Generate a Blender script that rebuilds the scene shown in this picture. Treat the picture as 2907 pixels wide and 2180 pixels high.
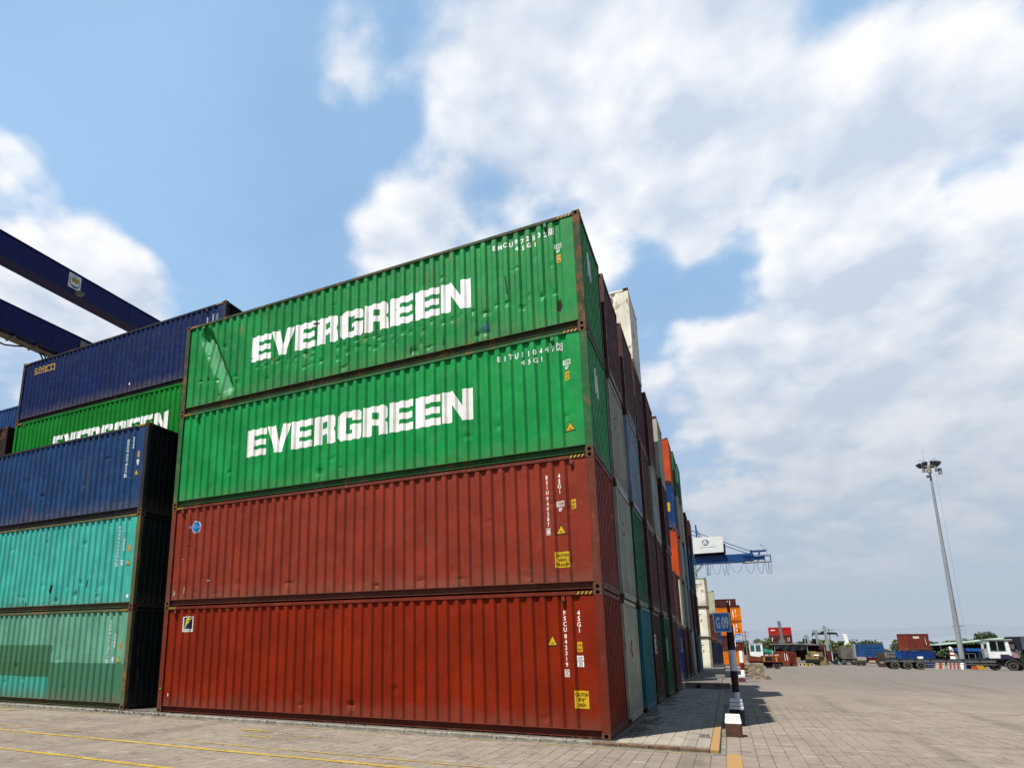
import bpy, bmesh, math, random
from math import sin, cos, pi, radians, sqrt, exp
from mathutils import Vector, Matrix

# sky: strength and tint of the clear sky, cloud banks by direction (x, y, z), angular radius, weight
KALB = 0.51
SKY_STR, SKY_SAT, SKY_HUE = 0.073, 1.15, 0.5
VEIL_COL, VEIL_MIN, VEIL_MAX = (0.195, 0.310, 0.450), 0.58, 0.92
HAZE_COL, HAZE_TOP = (0.42, 0.48, 0.565), 0.55
CLOUD_STR, CL_LO, CL_HI = 0.53, 0.475, 0.70
CLOUD_BANKS = [((-0.06, 0.73, 0.68), 16, 0.28), ((-0.185, 0.65, 0.74), 10, 0.2), ((0.07, 0.75, 0.66), 13, 0.20), ((0.23, 0.86, 0.46), 16, 0.24), ((0.30, 0.75, 0.60), 12, 0.16), ((0.12, 0.90, 0.42), 9, 0.14),
               ((0.13, 0.94, 0.30), 18, 0.24), ((0.24, 0.94, 0.25), 12, 0.15), ((-0.40, 0.55, 0.73), 6, 0.22), ((-0.36, 0.73, 0.58), 8, 0.30), ((-0.20, 0.82, 0.53), 7, 0.14),
               ((-0.76, 0.43, 0.49), 13, 0.34), ((-0.73, 0.49, 0.48), 7, 0.2), ((-0.61, 0.44, 0.66), 15, -0.35), ((-0.37, 0.645, 0.67), 6, -0.12), ((0.06, 0.88, 0.48), 5, -0.22),
               ((0.305, 0.775, 0.55), 5, -0.05), ((0.289, 0.821, 0.492), 4, -0.06), ((0.0, 0.85, 0.52), 4, 0.06), ((-0.5, 0.5, 0.7), 10, -0.12), ((-0.72, 0.36, 0.60), 5, 0.10),
               ((0.129, 0.794, 0.594), 4.5, -0.08), ((0.091, 0.837, 0.54), 4, -0.12), ((0.158, 0.721, 0.675), 4, -0.1), ((0.297, 0.818, 0.492), 4, -0.09), ((0.036, 0.881, 0.472), 4, -0.12), ((0.294, 0.905, 0.308), 5, -0.1), ((0.186, 0.957, 0.222), 6, -0.1), ((-0.04, 0.846, 0.531), 3, -0.06), ((-0.453, 0.48, 0.752), 6, -0.1), ((-0.258, 0.684, 0.682), 3.5, -0.03), ((-0.251, 0.735, 0.63), 3, -0.02), ((-0.105, 0.684, 0.722), 8, 0.1), ((-0.048, 0.766, 0.642), 7, 0.1), ((0.23, 0.79, 0.568), 6, 0.1), ((0.186, 0.862, 0.472), 6, 0.1), ((0.103, 0.935, 0.338), 7, 0.1), ((0.249, 0.89, 0.383), 6, 0.08), ((-0.373, 0.7, 0.609), 6, 0.12), ((-0.403, 0.548, 0.733), 4, 0.05), ((0.004, 0.862, 0.506), 3, 0.08)]

random.seed(7)
SC = bpy.context.scene
COL = SC.collection
for o in list(bpy.data.objects):
    bpy.data.objects.remove(o)

# ------------------------------------------------------------------ camera
cam_d = bpy.data.cameras.new("camera")
cam = bpy.data.objects.new("camera", cam_d)
COL.objects.link(cam)
YAW, PITCH = -0.46006687, 0.20365506
fwd = Vector((sin(YAW) * cos(PITCH), cos(YAW) * cos(PITCH), sin(PITCH)))
rgt = Vector((cos(YAW), -sin(YAW), 0.0))
upv = rgt.cross(fwd)
CAM = Vector((2.16135, -12.88116, 1.74468))
cam.matrix_world = Matrix(((rgt.x, upv.x, -fwd.x, CAM.x), (rgt.y, upv.y, -fwd.y, CAM.y),
                           (rgt.z, upv.z, -fwd.z, CAM.z), (0, 0, 0, 1)))
cam_d.sensor_fit = 'HORIZONTAL'
cam_d.sensor_width = 36.0
FPX = 1761.76
cam_d.lens = FPX / 2907 * 36
cam_d.shift_x = (1453.5 - 1175.135) / 2907
cam_d.shift_y = (1472.67 - 1090.0) / 2907
cam_d.clip_start = 0.1
cam_d.clip_end = 5000
SC.camera = cam

# ------------------------------------------------------------------ sun, exposure
SUN_DIR = Vector((-3.04, -5.31, 11.58)).normalized()
sun_d = bpy.data.lights.new("sun", 'SUN')
sun_d.energy = 5.0
sun_d.angle = radians(0.5)
sun_d.color = (1.0, 0.955, 0.88)
sun = bpy.data.objects.new("sun", sun_d)
COL.objects.link(sun)
sun.rotation_euler = SUN_DIR.to_track_quat('Z', 'Y').to_euler()
sun.location = (-20, -40, 60)
SC.view_settings.view_transform = 'Standard'
SC.view_settings.look = 'None'
SC.view_settings.exposure = 1.05
SC.view_settings.gamma = 1.0
SC.view_settings.use_curve_mapping = False
SC.render.engine = 'CYCLES'
SC.cycles.max_bounces = 6
SC.cycles.diffuse_bounces = 3
SC.cycles.glossy_bounces = 3
SC.cycles.transparent_max_bounces = 8
SC.cycles.use_denoising = True

# ------------------------------------------------------------------ node helpers
class NT:
    def __init__(self, tree):
        self.t = tree
        tree.nodes.clear()
    def n(self, typ, **kw):
        nd = self.t.nodes.new(typ)
        for k, v in kw.items():
            setattr(nd, k, v)
        return nd
    def l(self, a, b):
        self.t.links.new(a, b)
    def put(self, sock, v):
        if isinstance(v, bpy.types.NodeSocket):
            self.t.links.new(v, sock)
        else:
            if sock.type == 'RGBA' and len(v) == 3:
                v = (*v, 1)
            sock.default_value = v
    def math(self, op, a, b=0.0, c=None, clamp=False):
        nd = self.n('ShaderNodeMath', operation=op, use_clamp=clamp)
        self.put(nd.inputs[0], a)
        self.put(nd.inputs[1], b)
        if c is not None:
            self.put(nd.inputs[2], c)
        return nd.outputs[0]
    def vmath(self, op, a, b=(0, 0, 0)):
        nd = self.n('ShaderNodeVectorMath', operation=op)
        self.put(nd.inputs[0], a)
        self.put(nd.inputs[1], b)
        return nd.outputs['Value'] if op in ('DOT_PRODUCT', 'LENGTH') else nd.outputs[0]
    def noise(self, vec, scale, detail=4.0, rough=0.5, dist=0.0):
        nd = self.n('ShaderNodeTexNoise')
        if vec is not None:
            self.put(nd.inputs['Vector'], vec)
        nd.inputs['Scale'].default_value = scale
        nd.inputs['Detail'].default_value = detail
        nd.inputs['Roughness'].default_value = rough
        nd.inputs['Distortion'].default_value = dist
        return nd.outputs['Fac']
    def ramp(self, v, lo, hi, a=0.0, b=1.0, smooth=True):
        nd = self.n('ShaderNodeMapRange')
        if smooth:
            nd.interpolation_type = 'SMOOTHSTEP'
        self.put(nd.inputs['Value'], v)
        nd.inputs['From Min'].default_value = lo
        nd.inputs['From Max'].default_value = hi
        nd.inputs['To Min'].default_value = a
        nd.inputs['To Max'].default_value = b
        return nd.outputs[0]
    def mix(self, f, a, b, mode='MIX'):
        nd = self.n('ShaderNodeMix', data_type='RGBA', blend_type=mode)
        self.put(nd.inputs['Factor'], f)
        self.put(nd.inputs['A'], a)
        self.put(nd.inputs['B'], b)
        return nd.outputs['Result']
    def scale(self, vec, s):
        return self.vmath('MULTIPLY', vec, s)

# ------------------------------------------------------------------ sky
W = bpy.data.worlds.new("World")
SC.world = W
W.use_nodes = True
w = NT(W.node_tree)
out = w.n('ShaderNodeOutputWorld')
sky = w.n('ShaderNodeTexSky')
sky.sky_type = 'NISHITA'
sky.sun_disc = False
sky.sun_elevation = radians(62.1)
sky.sun_rotation = radians(209.8)
sky.air_density = 1.0
sky.dust_density = 1.0
sky.ozone_density = 1.0
bg = w.n('ShaderNodeBackground')
hsv = w.n('ShaderNodeHueSaturation')
hsv.inputs['Saturation'].default_value = SKY_SAT
hsv.inputs['Hue'].default_value = SKY_HUE
w.l(sky.outputs[0], hsv.inputs['Color'])
w.l(hsv.outputs[0], bg.inputs['Color'])
bg.inputs['Strength'].default_value = SKY_STR
tc = w.n('ShaderNodeTexCoord')
dirv = w.vmath('NORMALIZE', tc.outputs['Generated'])
sep = w.n('ShaderNodeSeparateXYZ')
w.l(dirv, sep.inputs[0])
zz = w.math('MAXIMUM', sep.outputs['Z'], 0.0)
den = w.math('ADD', zz, 0.42)
cmb = w.n('ShaderNodeCombineXYZ')
w.l(w.math('DIVIDE', sep.outputs['X'], den), cmb.inputs['X'])
w.l(w.math('DIVIDE', sep.outputs['Y'], den), cmb.inputs['Y'])
P = cmb.outputs[0]
def clouds(vec):
    big = w.noise(vec, 2.3, 3, 0.5, 0.0)
    fine = w.noise(vec, 6.0, 9, 0.53, 0.1)
    vo = w.n('ShaderNodeTexVoronoi', feature='F1')
    vo.inputs['Scale'].default_value = 8.5
    vo.inputs['Detail'].default_value = 2.0
    vo.inputs['Roughness'].default_value = 0.55
    w.l(vec, vo.inputs['Vector'])
    puff = w.math('MULTIPLY', w.math('SUBTRACT', 0.42, vo.outputs['Distance']), 0.16)
    return w.math('ADD', puff, w.math('ADD', w.math('MULTIPLY', big, 0.36), w.math('MULTIPLY', fine, 0.64)))
dens = clouds(P)
P2 = w.vmath('ADD', P, (-0.034, -0.064, 0))
dens2 = clouds(P2)
# where the cloud banks stand: (direction, angular radius in degrees, weight)
BANKS = CLOUD_BANKS
bias = None
for d, r, wt in BANKS:
    v = Vector(d).normalized()
    dt = w.vmath('DOT_PRODUCT', dirv, tuple(v))
    m = w.ramp(dt, cos(radians(r)), 1.0, 0.0, wt)
    bias = m if bias is None else w.math('ADD', bias, m)
tot = w.math('ADD', dens, bias)
cover = w.ramp(tot, CL_LO, CL_HI)

lit = w.math('SUBTRACT', dens, dens2)
thick = w.ramp(tot, 0.62, 0.95, 0.0, 1.0)
bright = w.math('ADD', w.math('MULTIPLY', lit, 2.0), w.math('SUBTRACT', 0.66, w.math('MULTIPLY', thick, 0.12)), clamp=True)
ccol = w.mix(w.ramp(bright, 0.38, 0.85, smooth=False), (0.56, 0.64, 0.77), (0.91, 0.92, 0.94))
cbg = w.n('ShaderNodeBackground')
w.l(ccol, cbg.inputs['Color'])
cbg.inputs['Strength'].default_value = CLOUD_STR
mx = w.n('ShaderNodeMixShader')
# a thin bright veil of humid air lies over the whole clear sky
veil = w.n('ShaderNodeBackground')
veil.inputs['Color'].default_value = (*VEIL_COL, 1)
veil.inputs['Strength'].default_value = 1.0
mv = w.n('ShaderNodeMixShader')
w.l(w.ramp(w.noise(P, 1.1, 5, 0.55), 0.3, 0.75, VEIL_MIN, VEIL_MAX), mv.inputs[0])
w.l(bg.outputs[0], mv.inputs[1])
w.l(veil.outputs[0], mv.inputs[2])
w.l(cover, mx.inputs[0])
w.l(mv.outputs[0], mx.inputs[1])
w.l(cbg.outputs[0], mx.inputs[2])
# milky haze towards the horizon
hz = w.n('ShaderNodeBackground')
hz.inputs['Color'].default_value = (*HAZE_COL, 1)
hz.inputs['Strength'].default_value = CLOUD_STR
mx2 = w.n('ShaderNodeMixShader')
hf = w.ramp(zz, 0.0, HAZE_TOP, 0.95, 0.0)
w.l(hf, mx2.inputs[0])
w.l(mx.outputs[0], mx2.inputs[1])
w.l(hz.outputs[0], mx2.inputs[2])
w.l(mx2.outputs[0], out.inputs[0])
W.cycles.sampling_method = 'MANUAL'
W.cycles.sample_map_resolution = 512

# ------------------------------------------------------------------ object helpers
def tag(o, label=None, cat=None, group=None, kind=None):
    if label: o['label'] = label
    if cat: o['category'] = cat
    if group: o['group'] = group
    if kind: o['kind'] = kind
    return o

def empty(name, loc=(0, 0, 0), rz=0.0, label=None, cat=None, group=None):
    o = bpy.data.objects.new(name, None)
    o.empty_display_size = 0.3
    o.location = loc
    o.rotation_euler = (0, 0, rz)
    COL.objects.link(o)
    return tag(o, label, cat, group)

def place(name, mesh, mats, parent=None, loc=None, rot=None):
    """link a mesh object; its materials sit on the object so that meshes can be shared"""
    o = bpy.data.objects.new(name, mesh)
    COL.objects.link(o)
    if parent is not None:
        o.parent = parent
    if loc is not None: o.location = loc
    if rot is not None: o.rotation_euler = rot
    if not isinstance(mats, (list, tuple)): mats = [mats]
    while len(mesh.materials) < len(mats):
        mesh.materials.append(None)
    for i, m in enumerate(mats):
        o.material_slots[i].link = 'OBJECT'
        o.material_slots[i].material = m
    return o

class MB:
    """collects boxes, bars, tubes and polygons for ONE mesh object"""
    def __init__(self):
        self.v, self.f, self.m, self.s = [], [], [], []
    def add(self, vs, fs, mi=0, smooth=False):
        b = len(self.v)
        self.v.extend([tuple(p) for p in vs])
        for f in fs:
            self.f.append([b + i for i in f]); self.m.append(mi); self.s.append(smooth)
        return self
    def box(self, x0, x1, y0, y1, z0, z1, mi=0):
        vs = [(x0, y0, z0), (x1, y0, z0), (x1, y1, z0), (x0, y1, z0), (x0, y0, z1), (x1, y0, z1), (x1, y1, z1), (x0, y1, z1)]
        return self.add(vs, [(0, 3, 2, 1), (4, 5, 6, 7), (0, 1, 5, 4), (1, 2, 6, 5), (2, 3, 7, 6), (3, 0, 4, 7)], mi)
    def cbox(self, x0, x1, y0, y1, z0, z1, c=0.02, mi=0):
        """box with chamfered vertical edges and top"""
        def ring(e, z):
            return [(x0 + c + e, y0 + e, z), (x1 - c - e, y0 + e, z), (x1 - e, y0 + c + e, z), (x1 - e, y1 - c - e, z),
                    (x1 - c - e, y1 - e, z), (x0 + c + e, y1 - e, z), (x0 + e, y1 - c - e, z), (x0 + e, y0 + c + e, z)]
        vs = ring(0, z0) + ring(0, z1 - c) + ring(c * 0.8, z1)
        fs = [tuple(range(7, -1, -1)), tuple(range(16, 24))]
        for r in (0, 8):
            for i in range(8):
                fs.append((r + i, r + (i + 1) % 8, r + 8 + (i + 1) % 8, r + 8 + i))
        return self.add(vs, fs, mi)
    def hexa(self, pts, mi=0):
        return self.add(pts, [(0, 3, 2, 1), (4, 5, 6, 7), (0, 1, 5, 4), (1, 2, 6, 5), (2, 3, 7, 6), (3, 0, 4, 7)], mi)
    def bar(self, p0, p1, wd, ht=None, mi=0):
        ht = wd if ht is None else ht
        a, b = Vector(p0), Vector(p1)
        d = (b - a).normalized()
        up = Vector((0, 0, 1)) if abs(d.z) < 0.95 else Vector((0, 1, 0))
        s = d.cross(up).normalized() * wd / 2
        t = s.cross(d).normalized() * ht / 2
        vs = [a - s - t, a + s - t, a + s + t, a - s + t, b - s - t, b + s - t, b + s + t, b - s + t]
        return self.add(vs, [(0, 1, 2, 3), (7, 6, 5, 4), (1, 0, 4, 5), (2, 1, 5, 6), (3, 2, 6, 7), (0, 3, 7, 4)], mi)
    def tube(self, pts, r, n=8, mi=0, caps=True):
        pts = [Vector(p) for p in pts]
        rs = r if isinstance(r, (list, tuple)) else [r] * len(pts)
        vs, fs = [], []
        for i, p in enumerate(pts):
            d = (pts[min(i + 1, len(pts) - 1)] - pts[max(i - 1, 0)]).normalized()
            up = Vector((0, 0, 1)) if abs(d.z) < 0.9 else Vector((0, 1, 0))
            s = d.cross(up).normalized(); t = s.cross(d).normalized()
            for k in range(n):
                a = 2 * pi * k / n
                vs.append(p + (s * cos(a) + t * sin(a)) * rs[i])
        for i in range(len(pts) - 1):
            for k in range(n):
                fs.append((i * n + k, (i + 1) * n + k, (i + 1) * n + (k + 1) % n, i * n + (k + 1) % n))
        self.add(vs, fs, mi, True)
        if caps:
            self.add(vs[:n], [tuple(range(n))], mi); self.add(vs[-n:], [tuple(range(n - 1, -1, -1))], mi)
        return self
    def prism(self, poly, axis, a, b, mi=0):
        """polygon in the plane across `axis`, extruded from a to b"""
        def P(u, v, t):
            return (t, u, v) if axis == 'x' else ((u, t, v) if axis == 'y' else (u, v, t))
        n = len(poly)
        vs = [P(u, v, a) for u, v in poly] + [P(u, v, b) for u, v in poly]
        fs = [tuple(range(n)), tuple(range(2 * n - 1, n - 1, -1))]
        for i in range(n):
            fs.append((i, i + n, (i + 1) % n + n, (i + 1) % n))
        return self.add(vs, fs, mi)
    def mesh(self, name, fix=True):
        me = bpy.data.meshes.new(name)
        me.from_pydata(self.v, [], self.f)
        for p, mi, s in zip(me.polygons, self.m, self.s):
            p.material_index = mi; p.use_smooth = s
        nm = max(self.m, default=0) + 1
        for _ in range(nm): me.materials.append(None)
        if fix:
            bm = bmesh.new(); bm.from_mesh(me)
            bmesh.ops.recalc_face_normals(bm, faces=bm.faces)
            bm.to_mesh(me); bm.free()
        return me
    def build(self, name, mats, parent=None, loc=None, rot=None, fix=True):
        return place(name, self.mesh(name, fix), mats, parent, loc, rot)

# ------------------------------------------------------------------ materials
MATS = {}
def newmat(name):
    m = bpy.data.materials.new(name)
    m.use_nodes = True
    t = NT(m.node_tree)
    o = t.n('ShaderNodeOutputMaterial')
    b = t.n('ShaderNodeBsdfPrincipled')
    t.l(b.outputs[0], o.inputs[0])
    return m, t, b

def objvec(t, jitter=True):
    tc_ = t.n('ShaderNodeTexCoord')
    oi = t.n('ShaderNodeObjectInfo')
    v = tc_.outputs['Object']
    if jitter:
        off = t.vmath('MULTIPLY', oi.outputs['Location'], (0.37, 0.73, 0.91))
        return t.vmath('ADD', v, off), v, oi
    return v, v, oi

def paint(name, col, rust=0.25, fade=0.25, rough=0.5, grime=0.35, worn=None, patches=None, metal=0.0):
    """weathered steel paint: faded blotches, runs of rust, grime along the foot, chips"""
    if name in MATS: return MATS[name]
    m, t, b = newmat(name)
    v, raw, oi = objvec(t)
    c = Vector(col) * (0.86 if min(col) > 0.5 else KALB)
    lum = 0.3 * c.x + 0.59 * c.y + 0.11 * c.z
    faded = tuple(min(0.8, x * 0.75 + (lum + 0.10) * 0.25) for x in c)
    deep = tuple(x * 0.72 for x in c)
    base = t.mix(t.ramp(t.noise(v, 0.9, 5, 0.6), 0.35, 0.72, 0.0, 1.0), deep, tuple(c))
    base = t.mix(t.math('MULTIPLY', t.ramp(t.noise(v, 2.3, 6, 0.65, 0.4), 0.48, 0.75), fade), base, faded)
    if patches:
        # repainted rectangles: (x0, x1, z0, z1, colour)
        sx = t.n('ShaderNodeSeparateXYZ'); t.l(raw, sx.inputs[0])
        wob = t.math('MULTIPLY', t.math('SUBTRACT', t.noise(raw, 1.7, 4), 0.5), 0.05)
        X = t.math('ADD', sx.outputs['X'], wob); Z = t.math('ADD', sx.outputs['Z'], wob)
        for x0, x1, z0, z1, pc in patches:
            pc = tuple(q * KALB for q in pc)
            mm = t.math('MULTIPLY', t.ramp(X, x0 - 0.01, x0 + 0.01), t.ramp(X, x1 - 0.01, x1 + 0.01, 1, 0))
            mm = t.math('MULTIPLY', mm, t.math('MULTIPLY', t.ramp(Z, z0 - 0.01, z0 + 0.01), t.ramp(Z, z1 - 0.01, z1 + 0.01, 1, 0)))
            base = t.mix(t.math('MULTIPLY', mm, 0.88), base, pc)
    # vertical runs
    sv = t.scale(v, (5.5, 5.5, 0.42))
    st = t.noise(sv, 1.9, 6, 0.62, 0.2)
    streak = t.ramp(st, 0.56, 0.74)
    base = t.mix(t.math('MULTIPLY', streak, 0.30 + 0.25 * rust), base, tuple(x * 0.55 + y for x, y in zip(c, (0.03, 0.022, 0.014))))
    # rust: spots that bleed downwards
    hi = 0.70 - 0.20 * rust
    spots = t.ramp(t.noise(t.scale(v, (1.0, 1.0, 0.55)), 3.1, 8, 0.68, 0.6), hi, hi + 0.10)
    region = t.ramp(t.noise(v, 0.55, 3, 0.5), 0.60 - 0.28 * rust, 0.78 - 0.15 * rust)
    rmask = t.math('MULTIPLY', spots, region)
    rcol = t.mix(t.noise(v, 14, 4), (0.085, 0.032, 0.014), (0.24, 0.105, 0.042))
    base = t.mix(t.math('MULTIPLY', rmask, min(1.0, 0.35 + rust)), base, rcol)
    if rust > 0.4:                # thin rust runs
        runs = t.ramp(t.noise(t.scale(v, (8.0, 8.0, 0.5)), 1.7, 5, 0.6, 0.15), 0.615, 0.68)
        runs = t.math('MULTIPLY', runs, t.ramp(t.noise(v, 0.7, 4, 0.6), 0.42, 0.62))
        base = t.mix(t.math('MULTIPLY', runs, 0.6), base, (0.12, 0.060, 0.028))
    # grime along the foot of the panel
    if grime:
        sz = t.n('ShaderNodeSeparateXYZ'); t.l(raw, sz.inputs[0])
        g = t.ramp(t.math('ADD', sz.outputs['Z'], t.math('MULTIPLY', t.noise(v, 3.0, 5), 0.6)), 0.42, 0.95, 1.0, 0.0)
        base = t.mix(t.math('MULTIPLY', g, grime), base, (0.10, 0.078, 0.055))
    # pale scuffs
    sc = t.ramp(t.noise(t.scale(v, (1.2, 1.2, 5.0)), 4.7, 5, 0.7), 0.705, 0.76)
    base = t.mix(t.math('MULTIPLY', sc, 0.25), base, (0.42, 0.39, 0.34))
    if worn is not None:
        wm = t.ramp(t.noise(t.scale(v, (3.0, 3.0, 0.9)), 2.7, 8, 0.7, 0.5), worn[0], worn[0] + 0.05)
        base = t.mix(wm, base, worn[1])
    t.put(b.inputs['Base Color'], base)
    rr = t.math('ADD', t.math('MULTIPLY', rmask, 0.35), t.ramp(t.noise(v, 5, 4), 0.3, 0.7, rough - 0.08, rough + 0.12))
    t.put(b.inputs['Roughness'], rr)
    b.inputs['Metallic'].default_value = metal
    b.inputs['Specular IOR Level'].default_value = 0.10
    bp = t.n('ShaderNodeBump')
    bp.inputs['Strength'].default_value = 0.25
    bp.inputs['Distance'].default_value = 0.02
    hgt = t.math('ADD', t.math('MULTIPLY', t.noise(v, 2.2, 4), 0.35), t.math('MULTIPLY', t.noise(v, 30, 3), 0.06))
    hgt = t.math('ADD', hgt, t.math('MULTIPLY', rmask, 0.08))
    t.l(hgt, bp.inputs['Height'])
    t.l(bp.outputs[0], b.inputs['Normal'])
    MATS[name] = m
    return m

def plain(name, col, rough=0.6, var=0.18, scale=6.0, metal=0.0, bump=0.0, spec=0.2, col2=None):
    if name in MATS: return MATS[name]
    m, t, b = newmat(name)
    v, raw, oi = objvec(t)
    c = Vector(col) * (0.86 if min(col) > 0.5 else KALB)
    if col2: col2 = tuple(x * KALB for x in col2)
    c2 = col2 or tuple(x * (1 - 2 * var) for x in c)
    f = t.ramp(t.noise(v, scale, 6, 0.62), 0.32, 0.70)
    t.put(b.inputs['Base Color'], t.mix(f, c2, tuple(c)))
    t.put(b.inputs['Roughness'], rough)
    b.inputs['Metallic'].default_value = metal
    b.inputs['Specular IOR Level'].default_value = spec
    if bump:
        bp = t.n('ShaderNodeBump'); bp.inputs['Strength'].default_value = bump; bp.inputs['Distance'].default_value = 0.02
        t.l(t.noise(v, scale * 4, 5), bp.inputs['Height']); t.l(bp.outputs[0], b.inputs['Normal'])
    MATS[name] = m
    return m

RUST = paint('rusty_steel', (0.15, 0.062, 0.034), 0.9, 0.4, 0.75, 0.1)
DARK = plain('dark_recess', (0.012, 0.011, 0.010), 0.9)
BLACK = plain('black_print', (0.010, 0.010, 0.010), 0.6, 0.1)
WHITE = plain('white_paint', (0.80, 0.79, 0.76), 0.55, 0.05, 9)
YELLOW = plain('yellow_sticker', (0.80, 0.50, 0.010), 0.5, 0.06, 9)
YEL2 = plain('faded_yellow', (0.42, 0.27, 0.05), 0.6, 0.2, 12)
STEEL = plain('galvanised_steel', (0.36, 0.37, 0.38), 0.5, 0.15, 3, 0.3)
GLASS = plain('dark_glass', (0.010, 0.011, 0.012), 0.3, 0.1, 2, 0.0, 0.0, 0.08)
RUBBER = plain('dusty_rubber', (0.028, 0.026, 0.024), 0.85, 0.2, 8)

# ------------------------------------------------------------------ lettering
_T = {}
def glyphs(s, bold=0.012):
    """flat text as (verts, faces), cap height 1, left edge at 0"""
    key = (s, bold)
    if key in _T: return _T[key]
    cu = bpy.data.curves.new("t", 'FONT')
    cu.body = s; cu.size = 1.0; cu.offset = bold; cu.resolution_u = 3
    ob = bpy.data.objects.new("t", cu)
    COL.objects.link(ob)
    dg = bpy.context.evaluated_depsgraph_get()
    ev = ob.evaluated_get(dg)
    me = ev.to_mesh()
    vs = [(v.co.x, v.co.y) for v in me.vertices]
    fs = [tuple(p.vertices) for p in me.polygons]
    ev.to_mesh_clear()
    bpy.data.objects.remove(ob); bpy.data.curves.remove(cu)
    cap = 0.729
    x0 = min((v[0] for v in vs), default=0)
    vs = [((x - x0) / cap, y / cap) for x, y in vs]
    _T[key] = (vs, fs)
    return _T[key]

class Flat:
    """flat print drawn in a (u, v) plane, later wrapped on a surface"""
    def __init__(self): self.v, self.f = [], []
    def poly(self, pts):
        b = len(self.v); self.v.extend(pts); self.f.append(tuple(range(b, b + len(pts)))); return self
    def rect(self, u0, u1, v0, v1): return self.poly([(u0, v0), (u1, v0), (u1, v1), (u0, v1)])
    def frame(self, u0, u1, v0, v1, t):
        self.rect(u0, u1, v0, v0 + t).rect(u0, u1, v1 - t, v1).rect(u0, u0 + t, v0 + t, v1 - t).rect(u1 - t, u1, v0 + t, v1 - t)
        return self
    def disc(self, cu, cv, ru, rv, n=20):
        return self.poly([(cu + ru * cos(2 * pi * i / n), cv + rv * sin(2 * pi * i / n)) for i in range(n)])
    def text(self, s, u, v, h, w=None, align='c', bold=0.012, squeeze=1.0):
        """baseline-left text of cap height h; centred on u by default"""
        vs, fs = glyphs(s, bold)
        if not vs: return self
        wd = max(p[0] for p in vs)
        k = (w / wd) if w else h * squeeze
        off = -wd * k / 2 if align == 'c' else 0
        b = len(self.v)
        self.v.extend([(u + off + p[0] * k, v + p[1] * h) for p in vs])
        self.f.extend([tuple(b + i for i in f) for f in fs])
        return self
    def vtext(self, s, u, vtop, pitch, h, squeeze=0.85, bold=0.02):
        for i, ch in enumerate(s):
            if ch != ' ': self.text(ch, u, vtop - i * pitch - h, h, squeeze=squeeze, bold=bold)
        return self
    def mesh(self, name, wrap, cuts=(), vcuts=()):
        bm = bmesh.new()
        vv = [bm.verts.new((p[0], p[1], 0)) for p in self.v]
        for f in self.f:
            try: bm.faces.new([vv[i] for i in f])
            except ValueError: pass
        big = [f for f in bm.faces if len(f.verts) > 4]
        if big: bmesh.ops.triangulate(bm, faces=big)
        if self.v:
            u0 = min(p[0] for p in self.v); u1 = max(p[0] for p in self.v)
            for c in cuts:
                if u0 + 1e-4 < c < u1 - 1e-4:
                    bmesh.ops.bisect_plane(bm, geom=bm.verts[:] + bm.edges[:] + bm.faces[:], plane_co=(c, 0, 0), plane_no=(1, 0, 0))
            v0 = min(p[1] for p in self.v); v1 = max(p[1] for p in self.v)
            for c in vcuts:
                if v0 + 1e-4 < c < v1 - 1e-4:
                    bmesh.ops.bisect_plane(bm, geom=bm.verts[:] + bm.edges[:] + bm.faces[:], plane_co=(0, c, 0), plane_no=(0, 1, 0))
        for v in bm.verts: v.co = wrap(v.co.x, v.co.y)
        me = bpy.data.meshes.new(name)
        bm.to_mesh(me); bm.free()
        me.materials.append(None)
        return me

BLOCK = {
 'E': (.86, [[(0, 0), (.34, 0), (.34, 1), (0, 1)], [(.34, 0), (.86, 0), (.86, .24), (.34, .24)], [(.34, .385), (.83, .385), (.83, .60), (.34, .60)], [(.34, .76), (.86, .76), (.86, 1), (.34, 1)]]),
 'V': (1.0, [[(0, 1), (.37, 1), (.51, .40), (.33, 0)], [(.33, 0), (.51, .40), (.67, 0)], [(.51, .40), (.65, 1), (1.0, 1), (.67, 0)]]),
 'R': (.90, [[(0, 0), (.34, 0), (.34, 1), (0, 1)], [(.34, .78), (.56, .78), (.88, .86), (.84, .95), (.74, 1), (.34, 1)], [(.56, .55), (.80, .48), (.88, .59), (.88, .86), (.56, .78)], [(.34, .34), (.56, .34), (.88, .38), (.80, .48), (.56, .55), (.34, .55)], [(.57, 0), (.90, 0), (.88, .38), (.56, .34)]]),
 'G': (.92, [[(0, .12), (.12, 0), (.34, 0), (.34, 1), (.12, 1), (0, .88)], [(.34, .78), (.92, .78), (.92, .89), (.82, 1), (.34, 1)], [(.58, .65), (.92, .65), (.92, .78), (.58, .78)], [(.34, 0), (.82, 0), (.92, .10), (.92, .22), (.34, .22)], [(.58, .22), (.92, .22), (.92, .36), (.58, .36)], [(.46, .36), (.92, .36), (.92, .53), (.46, .53)]]),
 'N': (1.0, [[(0, 0), (.33, 0), (.33, .56), (.35, 1), (0, 1)], [(.33, .56), (.66, 0), (.67, .45), (.35, 1)], [(.66, 0), (1, 0), (1, 1), (.67, 1), (.67, .45)]]),
}
def block_word(fl, s, u0, u1, v0, h):
    gap = 0.065
    tot = sum(BLOCK[c][0] for c in s) + gap * (len(s) - 1)
    k = (u1 - u0) / tot
    u = u0
    for c in s:
        wd, polys = BLOCK[c]
        for p in polys: fl.poly([(u + x * k, v0 + y * h) for x, y in p])
        u += (wd + gap) * k
    return fl

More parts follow.
